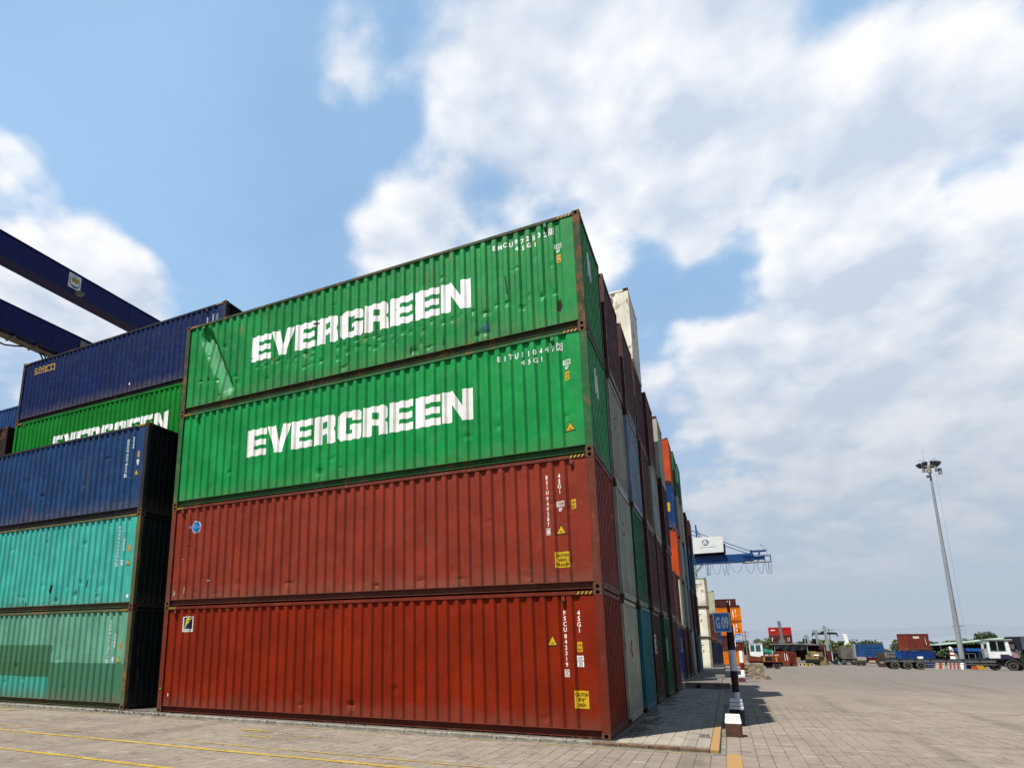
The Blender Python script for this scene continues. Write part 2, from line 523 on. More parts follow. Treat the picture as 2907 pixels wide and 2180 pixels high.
# ------------------------------------------------------------------ shipping containers
CW = 2.438
PITCH_S, DEPTH_S = 0.278, 0.043
def prof_pts(length, pitch, depth, flats=(0.084, 0.055, 0.084, 0.055), edge=0.10):
    """break points (u, depth) of a trapezoidal corrugation centred on [0, length]"""
    n = int((length - 2 * edge) / pitch)
    start = (length - n * pitch) / 2
    pts = [(0.0, 0.0), (start, 0.0)]
    a, s1, b_, s2 = [f / sum(flats) * pitch for f in flats]
    u = start
    for i in range(n):
        pts += [(u + a / 2, 0.0), (u + a / 2 + s1, depth), (u + a / 2 + s1 + b_, depth), (u + a / 2 + s1 + b_ + s2, 0.0)]
        u += pitch
    pts.append((length, 0.0))
    return pts

def prof_eval(pts, u):
    for (u0, d0), (u1, d1) in zip(pts, pts[1:]):
        if u <= u1:
            return d0 if u1 - u0 < 1e-6 else d0 + (d1 - d0) * max(0.0, (u - u0)) / (u1 - u0)
    return pts[-1][1]

PW = 0.165                       # corner post width
SILL, HEAD = 0.175, 0.10         # foot and head of the side panel
def side_profile(L):
    p = prof_pts(L - 2 * PW, PITCH_S, DEPTH_S)
    return [(0.0, 0.034), (p[1][0] - 0.03, 0.034)] + p[1:-1] + [(p[-1][0], 0.004)]
def end_profile(): return prof_pts(CW - 2 * 0.12, 0.2, 0.060, (0.05, 0.04, 0.07, 0.04), 0.03)
PANEL_Y = 0.014

def casting_mesh(sx, sy, sz):
    """corner casting with its oval lashing holes; corner at the origin, body towards (sx, sy, sz)"""
    X, Y, Z = 0.178, 0.162, 0.118
    mb = MB()
    def holed(P, du, dv, w_, h_, hw, hh, dep):
        oc = [(0, 0), (w_ / 2, 0), (w_, 0), (w_, h_ / 2), (w_, h_), (w_ / 2, h_), (0, h_), (0, h_ / 2)]
        cx_, cy_ = w_ / 2, h_ / 2
        angs = [-135, -90, -45, 0, 45, 90, 135, 180]
        ic = [(cx_ + hw * cos(radians(a)) * (1.15 if a % 90 else 1), cy_ + hh * sin(radians(a)) * (1.15 if a % 90 else 1)) for a in angs]
        vs = [P(u, v, 0) for u, v in oc] + [P(u, v, 0) for u, v in ic] + [P(u, v, dep) for u, v in ic]
        fs = [(i, (i + 1) % 8, 8 + (i + 1) % 8, 8 + i) for i in range(8)]
        mb.add(vs, fs, 0)
        mb.add(vs, [(8 + i, 8 + (i + 1) % 8, 16 + (i + 1) % 8, 16 + i) for i in range(8)] + [tuple(range(16, 24))], 1)
    holed(lambda u, v, d: (sx * u, sy * d, sz * v), 0, 0, X, Z, 0.036, 0.038, 0.05)
    holed(lambda u, v, d: (sx * d, sy * u, sz * v), 0, 0, Y, Z, 0.032, 0.038, 0.05)
    a, b_, c = sx * X, sy * Y, sz * Z
    mb.add([(a, 0, 0), (a, b_, 0), (a, b_, c), (a, 0, c)], [(0, 1, 2, 3)])
    mb.add([(0, b_, 0), (a, b_, 0), (a, b_, c), (0, b_, c)], [(0, 1, 2, 3)])
    mb.add([(0, 0, 0), (a, 0, 0), (a, b_, 0), (0, b_, 0)], [(0, 1, 2, 3)])
    mb.add([(0, 0, c), (a, 0, c), (a, b_, c), (0, b_, c)], [(0, 1, 2, 3)])
    return mb.mesh('corner_casting')
CAST = {(sx, sy, sz): casting_mesh(sx, sy, sz) for sx in (-1, 1) for sy in (-1, 1) for sz in (-1, 1)}

_CM = {}
def container_meshes(L, H, reefer=False):
    key = (L, H, reefer)
    if key in _CM: return _CM[key]
    P_ = {}
    z0, z1 = SILL, H - HEAD
    pts = side_profile(L) if not reefer else prof_pts(L - 2 * PW, 0.56, 0.012, (0.50, 0.012, 0.036, 0.012))
    def corr(pts, fn):
        mb = MB()
        vs = []
        for u, d in pts: vs += [fn(u, d, z0), fn(u, d, z1)]
        mb.add(vs, [(2 * i, 2 * i + 2, 2 * i + 3, 2 * i + 1) for i in range(len(pts) - 1)])
        return mb.mesh('side_panel', False)
    P_['front'] = corr(pts, lambda u, d, z: (-L + PW + u, PANEL_Y + d, z))
    P_['back'] = corr(pts, lambda u, d, z: (-PW - u, CW - PANEL_Y - d, z))
    ep = end_profile()
    P_['right'] = corr(ep, lambda u, d, z: (-0.022 - d, 0.12 + u, z))
    P_['left'] = corr(ep, lambda u, d, z: (-L + 0.022 + d, CW - 0.12 - u, z))
    P_['roof'] = MB().box(-L + 0.06, -0.06, 0.06, CW - 0.06, H - 0.05, H - 0.022).mesh('roof_panel')
    P_['floor'] = MB().box(-L + 0.1, -0.1, 0.10, CW - 0.10, 0.05, 0.15).mesh('floor')
    for nm, y0, sg in (('front', 0.0, 1), ('back', CW, -1)):
        mb = MB()
        ya, yb = sorted((y0 + sg * 0.002, y0 + sg * 0.062))
        mb.box(-L + PW + 0.02, -PW - 0.02, ya, yb, H - HEAD, H - 0.03)
        P_['top_' + nm] = mb.mesh('top_rail')
        mb = MB()                                   # channel: upper flange, web set back, lower flange
        ya, yb = sorted((y0 + sg * 0.004, y0 + sg * 0.097))
        mb.box(-L + PW, -PW, ya, yb, SILL - 0.014, SILL)
        ya, yb = sorted((y0 + sg * 0.085, y0 + sg * 0.097))
        mb.box(-L + PW, -PW, ya, yb, 0.036, SILL - 0.014)
        ya, yb = sorted((y0 + sg * 0.045, y0 + sg * 0.097))
        mb.box(-L + PW, -PW, ya, yb, 0.022, 0.036)
        P_['bot_' + nm] = mb.mesh('bottom_rail')
    for nm, xa, xb in (('right', -0.085, -0.004), ('left', -L + 0.004, -L + 0.085)):
        P_['head_' + nm] = MB().box(xa, xb, 0.166, CW - 0.166, H - 0.10, H - 0.01).mesh('header_beam')
        P_['sill_' + nm] = MB().box(xa, xb, 0.166, CW - 0.166, 0.03, SILL).mesh('sill_beam')
    for nx, xa, xb in (('r', -PW, 0.0), ('l', -L, -L + PW)):
        for ny, ya, yb in (('f', 0.0, 0.118), ('b', CW - 0.118, CW)):
            e = 0.004
            P_['post_' + nx + ny] = MB().box(xa + e, xb - e, ya + e, yb - e, 0.118, H - 0.118).mesh('corner_post')
    _CM[key] = P_
    return P_

N_CONT = [0]
def container(label, col, x, y, z, L=12.192, H=2.896, mat=None, frame=None, group='stacked shipping containers', reefer=False,
              panel_mesh=None, skip=(), casting=None, rz=0.0, side_mat=None, end_mat=None):
    """a shipping container; origin at its right front bottom corner"""
    root = empty('shipping_container', (x, y, z), rz, label, 'container', group)
    m = container_meshes(L, H, reefer)
    pm = mat or paint('paint_' + col[0], *col[1:])
    fm = frame or pm
    cm = casting or RUST
    def put(name, key, mm):
        if key in skip: return
        place(name, m[key], [mm], root)
    if panel_mesh is not None: place('side_panel', panel_mesh, [side_mat or pm], root)
    else: put('side_panel', 'front', side_mat or pm)
    put('side_panel', 'back', pm); put('end_panel', 'right', end_mat or pm); put('end_panel', 'left', pm)
    put('roof_panel', 'roof', pm); put('floor', 'floor', DARK)
    for k in ('front', 'back'):
        put('top_rail', 'top_' + k, fm); put('bottom_rail', 'bot_' + k, fm)
    for k in ('right', 'left'):
        put('header_beam', 'head_' + k, end_mat or fm); put('sill_beam', 'sill_' + k, end_mat or fm)
    for k in ('rf', 'rb', 'lf', 'lb'): put('corner_post', 'post_' + k, fm)
    for sx in (-1, 1):
        for sy in (-1, 1):
            for sz in (-1, 1):
                ox = 0.0 if sx < 0 else -L
                oy = 0.0 if sy > 0 else CW
                oz = 0.0 if sz > 0 else H
                o = place('corner_casting', CAST[(sx, sy, sz)], [cm, DARK], root)
                o.location = (ox, oy, oz)
    return root

ROWS = 44
def panel_grid(pts, sub=3):
    us = []
    for (u0, d0), (u1, d1) in zip(pts, pts[1:]):
        us += [u0 + (u1 - u0) * k / sub for k in range(sub)]
    us.append(pts[-1][0])
    return us

def side_print(root, name, fl, mat, L=12.192, eps=0.003, dent=None, part_of=None, pts=None):
    """flat print wrapped on the corrugated front panel; u = x of the container, v = z"""
    pts = pts or side_profile(L)
    cuts = [(-L + PW + u) for u, d in pts]
    def wrap(u, v):
        y = PANEL_Y + prof_eval(pts, u + L - PW)
        if dent: y = dent(u, v, y)
        return (u, y - eps, v)
    vcuts = ()
    if dent:                       # cut on the very grid of the dented panel
        cuts = [-L + PW + u for u in panel_grid(pts)]
        vcuts = [SILL + (2.896 - HEAD - SILL) * r / ROWS for r in range(ROWS + 1)]
    return place(name, fl.mesh(name, wrap, cuts, vcuts), [mat], part_of or root)

def end_print(root, name, fl, mat, eps=0.003, flat=False):
    """print on the right end panel; u = y of the container, v = z"""
    pts = end_profile()
    cuts = [] if flat else [0.12 + u for u, d in pts]
    def wrap(u, v):
        return (-0.022 - (0 if flat else prof_eval(pts, u - 0.12)) + eps, u, v)
    return place(name, fl.mesh(name, wrap, cuts), [mat], root)

# ------------------------------------------------------------------ dented panels for the near stack
def dented_panel(L, H, dent, rows=ROWS):
    pts = side_profile(L)
    us = panel_grid(pts)
    z0, z1 = SILL, H - HEAD
    vs, fs = [], []
    for u in us:
        for r in range(rows + 1):
            z = z0 + (z1 - z0) * r / rows
            x = -L + PW + u
            vs.append((x, dent(x, z, PANEL_Y + prof_eval(pts, u)), z))
    nr = rows + 1
    for i in range(len(us) - 1):
        for r in range(rows):
            fs.append((i * nr + r, (i + 1) * nr + r, (i + 1) * nr + r + 1, i * nr + r + 1))
    me = bpy.data.meshes.new('side_panel')
    me.from_pydata(vs, [], fs)
    me.materials.append(None)
    return me

def make_dents(seed, spots, waves=0.004, crease=None):
    rnd = random.Random(seed)
    ph = [rnd.uniform(0, 6) for _ in range(4)]
    def dent(x, z, y):
        edge = min(1.0, min(z - SILL, 2.896 - HEAD - z) / 0.15, (x + 12.192 - PW) / 0.15, (-PW - x) / 0.15)
        edge = max(0.0, edge)
        d = waves * (sin(x * 1.3 + ph[0]) * sin(z * 2.2 + ph[1]) + 0.6 * sin(x * 3.1 + ph[2] + z * 1.4) + 0.7 * sin(x * 5.3 + ph[3]) * sin(z * 4.0))
        for sx_, sz_, rx, rz_, a in spots:
            q = ((x - sx_) / rx) ** 2 + ((z - sz_) / rz_) ** 2
            if q < 6: d += a * exp(-q)
        if crease:
            (xa, za), (xb, zb), wd, a = crease
            ux, uz = xb - xa, zb - za
            ln = sqrt(ux * ux + uz * uz); ux /= ln; uz /= ln
            s_ = (x - xa) * ux + (z - za) * uz
            n_ = (x - xa) * -uz + (z - za) * ux
            along = max(0.0, min(1.0, min(s_ + 0.1, ln + 0.2 - s_) / 0.3))
            # a fold: the sheet runs inwards to the upper right of it, then springs back
            if n_ < 0: f = 0.0
            elif n_ < wd: f = n_ / wd
            else: f = max(0.0, 1 - (n_ - wd) / (0.35 * wd))
            d += a * f * along
            y = y + (0.030 - (y - PANEL_Y)) * 0.6 * along * max(0.0, 1 - abs(n_ - wd * 0.6) / (wd * 1.2))
        return y + d * edge
    return dent

rd = random.Random(5)
def ridge_row(z, x0, x1, a=0.02, jz=0.10, p=0.75):
    out_ = []
    k = 0
    while x0 + k * PITCH_S < x1:
        if rd.random() < p:
            out_.append((x0 + k * PITCH_S + rd.uniform(-0.05, 0.05), z + rd.uniform(-jz, jz), 0.055, 0.05, a * rd.uniform(0.5, 1.3)))
        k += 1
    return out_
def strays(n, z0, z1, a=0.018):
    return [(rd.uniform(-11.8, -0.4), rd.uniform(z0, z1), rd.uniform(0.04, 0.11), rd.uniform(0.03, 0.09), a * rd.uniform(0.3, 1.2)) for _ in range(n)]

HH = 2.896
STK = 'containers of the near corner stack'
# ---- palette (linear base colours)
GREEN = ('green', (0.012, 0.34, 0.073), 0.62, 0.30, 0.45, 0.25)
GREEN2 = ('clean_green', (0.011, 0.385, 0.083), 0.12, 0.22, 0.42, 0.2)
BRICKRED = ('brick_red', (0.335, 0.043, 0.019), 0.14, 0.22, 0.50, 0.28)
DEEPRED = ('deep_red', (0.305, 0.0215, 0.0012), 0.06, 0.07, 0.50, 0.22)
TEAL = ('teal', (0.072, 0.58, 0.47), 0.26, 0.3, 0.5, 0.25)
NAVY = ('navy', (0.003, 0.019, 0.120), 0.12, 0.35, 0.5)
BLUE = ('blue', (0.016, 0.068, 0.200), 0.20, 0.35, 0.5)
VIVID = ('vivid_green', (0.004, 0.27, 0.018), 0.05, 0.1, 0.4)
FR_G = paint('frame_green', (0.030, 0.16, 0.045), 0.8, 0.5, 0.6, 0.1)
FR_GR = paint('frame_green_rusty', (0.055, 0.085, 0.035), 1.0, 0.6, 0.7, 0.1)
FR_R = paint('frame_red_rusty', (0.20, 0.045, 0.024), 0.8, 0.5, 0.6, 0.1)
FR_D = paint('frame_deep_red', (0.22, 0.030, 0.013), 0.35, 0.4, 0.55, 0.1)
FR_T = paint('frame_teal_rusty', (0.13, 0.14, 0.062), 0.9, 0.6, 0.7, 0.1)
FR_N = paint('frame_navy', (0.030, 0.032, 0.042), 0.7, 0.4, 0.6, 0.1)

# ---- the near stack, bottom to top
d1 = make_dents(1, strays(2, 0.3, 1.0, 0.02) + [(-5.9, 0.42, 0.10, 0.07, 0.04), (-7.35, 0.36, 0.09, 0.05, 0.025)], 0.0012)
c1 = container('plain deep red container at the foot of the near corner stack', DEEPRED, 0, 0, 0, frame=FR_D, group=STK, panel_mesh=dented_panel(12.192, HH, d1))
d2 = make_dents(2, strays(18, 0.28, 0.6, 0.020) + strays(4, 0.9, 2.4, 0.012), 0.0018)
c2 = container('brick red container with round blue logo, under two green containers', BRICKRED, 0, 0, HH, frame=FR_R, group=STK, panel_mesh=dented_panel(12.192, HH, d2))
d3 = make_dents(3, strays(6, 0.3, 0.9, 0.020) + [(-7.0, 0.42, 0.12, 0.10, 0.03), (-6.6, 0.75, 0.10, 0.05, 0.02)], 0.0015)
c3 = container('green container with clean white block lettering above the brick red one', GREEN2, 0, 0, 2 * HH, frame=FR_G, group=STK, panel_mesh=dented_panel(12.192, HH, d3))
d4 = make_dents(4, ridge_row(0.98, -9.3, -0.6, 0.022, 0.08, 0.7) + ridge_row(0.75, -9.0, -3.6, 0.026, 0.2, 0.6) + strays(30, 0.3, 1.2, 0.03) + strays(16, 1.2, 2.5, 0.018),
                0.003, ((-11.66, 2.40), (-10.62, 0.35), 0.40, 0.19))
c4 = container('dented rusty green container with worn white block lettering, top of the near corner stack', GREEN, 0, 0, 3 * HH, frame=FR_GR, group=STK, panel_mesh=dented_panel(12.192, HH, d4))

LETTER = paint('lettering_white', (0.78, 0.77, 0.72), 0.0, 0.2, 0.5, 0.0)
LETTER_W = paint('worn_lettering', (0.82, 0.81, 0.78), 0.25, 0.1, 0.5, 0.0, worn=(0.635, (0.012, 0.16, 0.04)))
PRINT = paint('white_print', (0.74, 0.73, 0.70), 0.0, 0.2, 0.5, 0.0)

side_print(c4, 'logo_lettering', block_word(Flat(), 'EVERGREEN', -9.51, -2.69, 9.845 - 3 * HH, 0.775), LETTER_W, dent=d4)
side_print(c3, 'logo_lettering', block_word(Flat(), 'EVERGREEN', -9.50, -2.69, 6.965 - 2 * HH, 0.785), LETTER, dent=d3)

def spread_text(fl, s, u0, du, v, h):
    for i, ch in enumerate(s):
        fl.text(ch, u0 + i * du, v, h, squeeze=0.85, bold=0.03)
    return fl
def boxed(fl, u, v, h):
    return fl.frame(u - 0.062, u + 0.062, v - 0.025, v + h + 0.025, 0.014)

def code_sticker(root, u, v, txt, dent, boxy=False):
    """registration plate: framed letters over two digits"""
    fl = Flat()
    if boxy:
        o = side_print(root, 'code_sticker', Flat().rect(u - 0.07, u + 0.07, v - 0.12, v + 0.10), PRINT, eps=0.003, dent=dent)
        side_print(root, 'lettering', Flat().text('I', u - 0.035, v + 0.005, 0.075).text('C', u + 0.028, v + 0.005, 0.075, squeeze=0.8).text(txt, u, v - 0.105, 0.075, squeeze=0.8)
                   .rect(u - 0.07, u + 0.07, v - 0.016, v - 0.010).rect(u - 0.012, u - 0.006, v, v + 0.1), BLACK, eps=0.006, dent=dent, part_of=o)
    else:
        fl.frame(u - 0.085, u + 0.085, v - 0.03, v + 0.09, 0.014).rect(u - 0.036, u - 0.024, v - 0.03, v + 0.09)
        fl.text('I', u - 0.055, v - 0.005, 0.07, bold=0.03).text('C', u + 0.026, v - 0.005, 0.07, squeeze=0.9, bold=0.03).text(txt, u, v - 0.125, 0.07, squeeze=0.9, bold=0.03)
        side_print(root, 'code_sticker', fl, PRINT, dent=dent)
def height_sticker(root, u, v, dent, pts=None):
    o = side_print(root, 'height_sticker', Flat().rect(u - 0.052, u + 0.052, v - 0.10, v + 0.10), YELLOW, dent=dent, pts=pts)
    side_print(root, 'lettering', Flat().text('2.9m', u, v + 0.015, 0.058, w=0.085, bold=0.01).text("9'6\"", u, v - 0.08, 0.058, w=0.075, bold=0.01), BLACK, eps=0.006, dent=dent, part_of=o, pts=pts)
def warning_sticker(root, u, v, dent, s=0.125, pts=None):
    tri = lambda k, dv=0.0: [(u - s * k, v - s * 0.9 * k + dv), (u + s * k, v - s * 0.9 * k + dv), (u, v + s * 0.95 * k + dv)]
    o = side_print(root, 'warning_sticker', Flat().poly(tri(1.0)), BLACK, dent=dent, pts=pts)
    side_print(root, 'yellow_field', Flat().poly(tri(0.76, -0.004)), YELLOW, eps=0.006, dent=dent, part_of=o, pts=pts)
    side_print(root, 'small_print', Flat().rect(u - 0.035, u + 0.035, v - 0.045, v - 0.037).rect(u - 0.035, u + 0.035, v - 0.07, v - 0.062), BLACK, eps=0.0085, dent=dent, part_of=o, pts=pts)
def caution_sign(root, u0, u1, v0, v1, lines, dent):
    o = side_print(root, 'caution_sign', Flat().rect(u0, u1, v0, v1), YELLOW, eps=0.004, dent=dent)
    fl = Flat(); h = (v1 - v0) / (len(lines) + 0.4)
    for i, s in enumerate(lines):
        fl.text(s, (u0 + u1) / 2, v1 - (i + 0.95) * h - 0.01, h * 0.68, w=(u1 - u0) * min(0.9, 0.135 * len(s)), bold=0.02)
    side_print(root, 'lettering', fl, plain('brown_print', (0.05, 0.012, 0.006), 0.6), eps=0.008, dent=dent, part_of=o)
VENT = MB().box(-0.035, 0.035, -0.028, 0.02, -0.068, 0.068).box(-0.026, 0.026, -0.032, -0.028, -0.066, -0.02, 1).mesh('vent')
HAZ_Y = plain('hazard_yellow', (0.62, 0.38, 0.03), 0.6, 0.15, 20)
def stripes(root, x0, x1, z0=None, H=HH, n=4, y=-0.001):
    z0 = H - HEAD + 0.004; z1 = H - 0.034
    o = place('hazard_label', MB().box(x0, x1, y, 0.001, z0, z1).mesh('hazard_label'), [BLACK], root)
    mb = MB(); w_ = (x1 - x0) / n
    for i in range(n):
        a = x0 + i * w_
        mb.add([(a, y - 0.002, z0), (a + w_ * 0.5, y - 0.002, z0), (a + w_ * 0.95, y - 0.002, z1), (a + w_ * 0.45, y - 0.002, z1)], [(0, 1, 2, 3)])
    mb.build('yellow_stripe', [HAZ_Y], o, fix=False)
for c, fm, vx in ((c4, GREEN, -0.80), (c3, GREEN2, -0.76), (c2, BRICKRED, -0.48), (c1, DEEPRED, -0.79)):
    pm = MATS['paint_' + fm[0]]
    stripes(c, -0.52, -0.19)
    stripes(c, -12.192 + 0.19, -12.192 + 0.46)
    place('vent', VENT, [pm, DARK], c, (vx, PANEL_Y - 0.004, HH - HEAD - 0.095))
    place('vent', VENT, [pm, DARK], c, (-11.45 if c in (c3, c4) else -11.75, PANEL_Y - 0.004, HH - HEAD - 0.095))

b4 = 3 * HH
side_print(c4, 'number_lettering', boxed(spread_text(spread_text(Flat(), 'EMCU9725320', -2.06, 0.139, 11.155 - b4, 0.125), '45G1', -1.50, 0.146, 10.98 - b4, 0.115), -0.67, 11.155 - b4, 0.125), LETTER_W, dent=d4)
code_sticker(c4, -0.53, 10.78 - b4, '87', d4)
height_sticker(c4, -0.525, 10.50 - b4, d4)
b3 = 2 * HH
side_print(c3, 'number_lettering', boxed(spread_text(spread_text(Flat(), 'EITU1104472', -2.02, 0.141, 8.245 - b3, 0.13), '45G1', -1.45, 0.144, 8.05 - b3, 0.12), -0.61, 8.245 - b3, 0.13), PRINT, dent=d3)
code_sticker(c3, -0.47, 7.88 - b3, '87', d3)
height_sticker(c3, -0.475, 7.59 - b3, d3)
warning_sticker(c3, -0.47, 6.42 - b3, d3)
b2 = HH
fl = Flat().vtext('BSIU', -1.03, 5.39 - b2, 0.113, 0.088).vtext('940287', -1.035, 4.92 - b2, 0.113, 0.088).text('8', -1.04, 4.105 - b2, 0.095, squeeze=0.85, bold=0.02)
fl.frame(-1.085, -0.995, 4.08 - b2, 4.225 - b2, 0.012)
side_print(c2, 'number_lettering', fl, PRINT, dent=d2)
side_print(c2, 'type_lettering', Flat().vtext('45G1', -0.765, 5.40 - b2, 0.115, 0.097), PRINT, dent=d2)
code_sticker(c2, -0.76, 4.70 - b2, '87', d2)
height_sticker(c2, -0.48, 4.70 - b2, d2)
warning_sticker(c2, -0.77, 4.18 - b2, d2)
caution_sign(c2, -0.925, -0.615, 3.37 - b2, 3.70 - b2, ('CAUTION', 'HIGH', 'TRAILER'), d2)
fl = Flat().vtext('FSCU', -0.79, 2.485, 0.113, 0.088).vtext('842319', -0.79, 2.015, 0.113, 0.088).text('0', -0.79, 1.185, 0.095, squeeze=0.85, bold=0.02)
fl.frame(-0.838, -0.742, 1.16, 1.305, 0.012)
side_print(c1, 'number_lettering', fl, PRINT, dent=d1)
side_print(c1, 'type_lettering', Flat().vtext('45G1', -0.505, 2.485, 0.117, 0.098), PRINT, dent=d1)
height_sticker(c1, -0.51, 1.75, d1)
code_sticker(c1, -0.51, 1.48, '33', d1, boxy=True)
warning_sticker(c1, -1.06, 1.88, d1)
caution_sign(c1, -0.66, -0.38, 0.56, 0.90, ('CAUTION', "9'6\"", 'HIGH'), d1)
# round blue logo and the framed emblem
SKYB = plain('logo_blue', (0.012, 0.30, 0.75), 0.5, 0.15, 6)
o = side_print(c2, 'round_logo', Flat().disc(-11.225, 5.12 - b2, 0.17, 0.175, 28), PRINT, dent=d2)
side_print(c2, 'blue_disc', Flat().disc(-11.225, 5.12 - b2, 0.155, 0.16, 28), SKYB, eps=0.0055, dent=d2, part_of=o)
side_print(c2, 'lettering', Flat().text('Blue Sky', -11.25, 5.09 - b2, 0.085, w=0.44, bold=0.02), plain('logo_lilac', (0.42, 0.50, 0.80), 0.5), eps=0.008, dent=d2, part_of=o)
side_print(c2, 'underline', Flat().rect(-11.34, -11.10, 5.045 - b2, 5.06 - b2), plain('logo_teal', (0.02, 0.20, 0.42), 0.5), eps=0.008, dent=d2, part_of=o)
o = side_print(c1, 'emblem_plate', Flat().rect(-11.46, -11.10, 2.165, 2.585), PRINT, eps=0.003, dent=d1)
side_print(c1, 'blue_field', Flat().rect(-11.43, -11.125, 2.245, 2.565), plain('emblem_blue', (0.010, 0.014, 0.10), 0.5), eps=0.006, dent=d1, part_of=o)
fF = Flat()
fF.poly([(-11.38, 2.43), (-11.37, 2.50), (-11.34, 2.53), (-11.27, 2.54), (-11.20, 2.535), (-11.145, 2.55), (-11.16, 2.50), (-11.21, 2.48), (-11.28, 2.475)])
fF.poly([(-11.38, 2.43), (-11.28, 2.475), (-11.30, 2.455)])
fF.poly([(-11.42, 2.25), (-11.385, 2.38), (-11.36, 2.43), (-11.30, 2.445), (-11.19, 2.465), (-11.21, 2.42), (-11.26, 2.39), (-11.33, 2.37), (-11.36, 2.32), (-11.39, 2.26)])
side_print(c1, 'emblem', fF, plain('emblem_yellow', (0.85, 0.66, 0.02), 0.5, 0.08), eps=0.009, dent=d1, part_of=o)
side_print(c1, 'lettering', Flat().text('FLORENS', -11.28, 2.185, 0.042, w=0.28), BLACK, eps=0.006, dent=d1, part_of=o)
# little stuck-on scraps
side_print(c1, 'paper_scrap', Flat().rect(-11.86, -11.80, 0.42, 0.50), PRINT, eps=0.004, dent=d1)
for f_ in (Flat().poly([(-11.95, 0.30), (-11.90, 0.28), (-11.86, 0.36), (-11.92, 0.44)]), Flat().poly([(-11.52, 0.34), (-11.49, 0.34), (-11.47, 0.52), (-11.50, 0.50)]), Flat().disc(-10.62, 0.66, 0.035, 0.03, 8), Flat().disc(-11.68, 1.32, 0.025, 0.015, 8)):
    side_print(c2, 'scrape', f_, plain('scrape_pale', (0.50, 0.46, 0.40), 0.7), eps=0.004, dent=d2)
side_print(c2, 'red_smear', Flat().poly([(-11.97, 0.62), (-11.90, 0.68), (-11.90, 0.95), (-11.96, 0.98)]), plain('smear_red', (0.42, 0.022, 0.008), 0.6), eps=0.004, dent=d2)
side_print(c4, 'scraped_lit_strip', Flat().poly([(-11.62, 2.42), (-11.36, 2.38), (-11.22, 2.02), (-10.98, 1.62), (-10.78, 1.50), (-10.62, 1.12), (-10.36, 0.70), (-10.30, 0.46), (-10.62, 0.42), (-10.70, 0.78), (-10.92, 1.08), (-11.12, 1.42), (-11.30, 1.80), (-11.52, 2.16)]), paint('scraped_lit_green', (0.060, 0.40, 0.16), 0.15, 0.6, 0.45, 0.0, worn=(0.50, (0.006, 0.20, 0.045))), eps=0.002, dent=d4)  # scraped paint along the fold, its green lightened to carry the sun's highlight too
side_print(c4, 'blue_patch', Flat().rect(-2.42, -2.24, 0.42, 0.60), plain('patch_blue', (0.03, 0.16, 0.24), 0.6), eps=0.004, dent=d4)
SCAR = plain('scar_rust', (0.05, 0.020, 0.010), 0.9, 0.3, 30)
for f_ in (Flat().poly([(-0.62, 0.52), (-0.55, 0.48), (-0.50, 0.62), (-0.53, 0.80), (-0.60, 0.74)]), Flat().poly([(-4.36, 0.25), (-4.30, 0.25), (-4.31, 0.47), (-4.35, 0.42)]), Flat().poly([(-3.44, 0.30), (-3.40, 0.3), (-3.41, 0.62)]), Flat().poly([(-1.82, 1.72), (-1.79, 1.70), (-1.74, 1.20), (-1.78, 1.25)]), Flat().poly([(-1.60, 1.70), (-1.585, 1.70), (-1.55, 1.35)]), Flat().disc(-5.92, 1.62, 0.035, 0.04, 8), Flat().disc(-6.05, 1.42, 0.03, 0.05, 8), Flat().poly([(-7.35, 1.85), (-7.15, 1.86), (-7.16, 1.81), (-7.34, 1.80)])):
    side_print(c4, 'rust_scar', f_, SCAR, eps=0.004, dent=d4)
place('marker_lamp', MB().box(-0.02, 0.02, -0.012, 0.0, -0.02, 0.02).mesh('marker_lamp'), [plain('marker_green', (0.12, 0.75, 0.06), 0.4)], c1, (-12.10, 0.003, 0.62))
# end faces: worn white emblems and yellow labels
for c, v0 in ((c4, 10.45 - b4), (c3, 7.45 - b3)):
    fl = Flat().poly([(0.92, v0 + 0.05), (1.04, v0), (1.04, v0 + 0.62), (0.92, v0 + 0.66)]).poly([(1.09, v0 + 0.02), (1.30, v0 - 0.12), (1.34, v0 + 0.12), (1.20, v0 + 0.28), (1.20, v0 + 0.52), (1.09, v0 + 0.58)])
    end_print(c, 'worn_emblem', fl, paint('worn_emblem', (0.70, 0.72, 0.72), 0.0, 0.2, 0.5, 0.0, worn=(0.60, (0.02, 0.13, 0.05))))
for c, v0, v1 in ((c2, 4.62 - b2, 5.15 - b2), (c1, 1.75, 2.30)):
    end_print(c, 'yellow_label', Flat().rect(0.46, 0.56, v0, v1), YEL2)

# ---- left stack, its right end faces across the gap
LX = -13.51
GRP_L = 'containers of the left front stack'
TEAL_W = paint('teal_weathered', (0.17, 0.47, 0.31), 0.30, 0.35, 0.55, 0.5,
               patches=((-7.0, -0.10, 0.0, 1.285, (0.052, 0.185, 0.095)), (-12.2, -3.50, 0.0, 1.815, (0.055, 0.165, 0.075)), (-12.2, -3.62, 0.18, 0.83, (0.060, 0.43, 0.33))))
def lx(v): return v - LX
SHADE_T = paint('shaded_end_green', (0.010, 0.028, 0.028), 0.5, 0.2, 0.8, 0.2)  # end panels: the shade of the gap is put into this near-black colour
SHADE_N = paint('shaded_end_black', (0.010, 0.012, 0.018), 0.4, 0.2, 0.8, 0.2)  # same for the blue and navy ends, shade darkened into the paint
dl1 = make_dents(11, strays(16, 0.3, 2.2, 0.026), 0.003)
l1 = container('weathered teal container with dark repainted lower half, foot of left stack', TEAL, LX, 0, 0, mat=TEAL_W, frame=FR_T, group=GRP_L, panel_mesh=dented_panel(12.192, HH, dl1), end_mat=SHADE_T)
dl2 = make_dents(12, strays(26, 0.25, 0.9, 0.028) + strays(6, 0.9, 2.4, 0.02), 0.003)
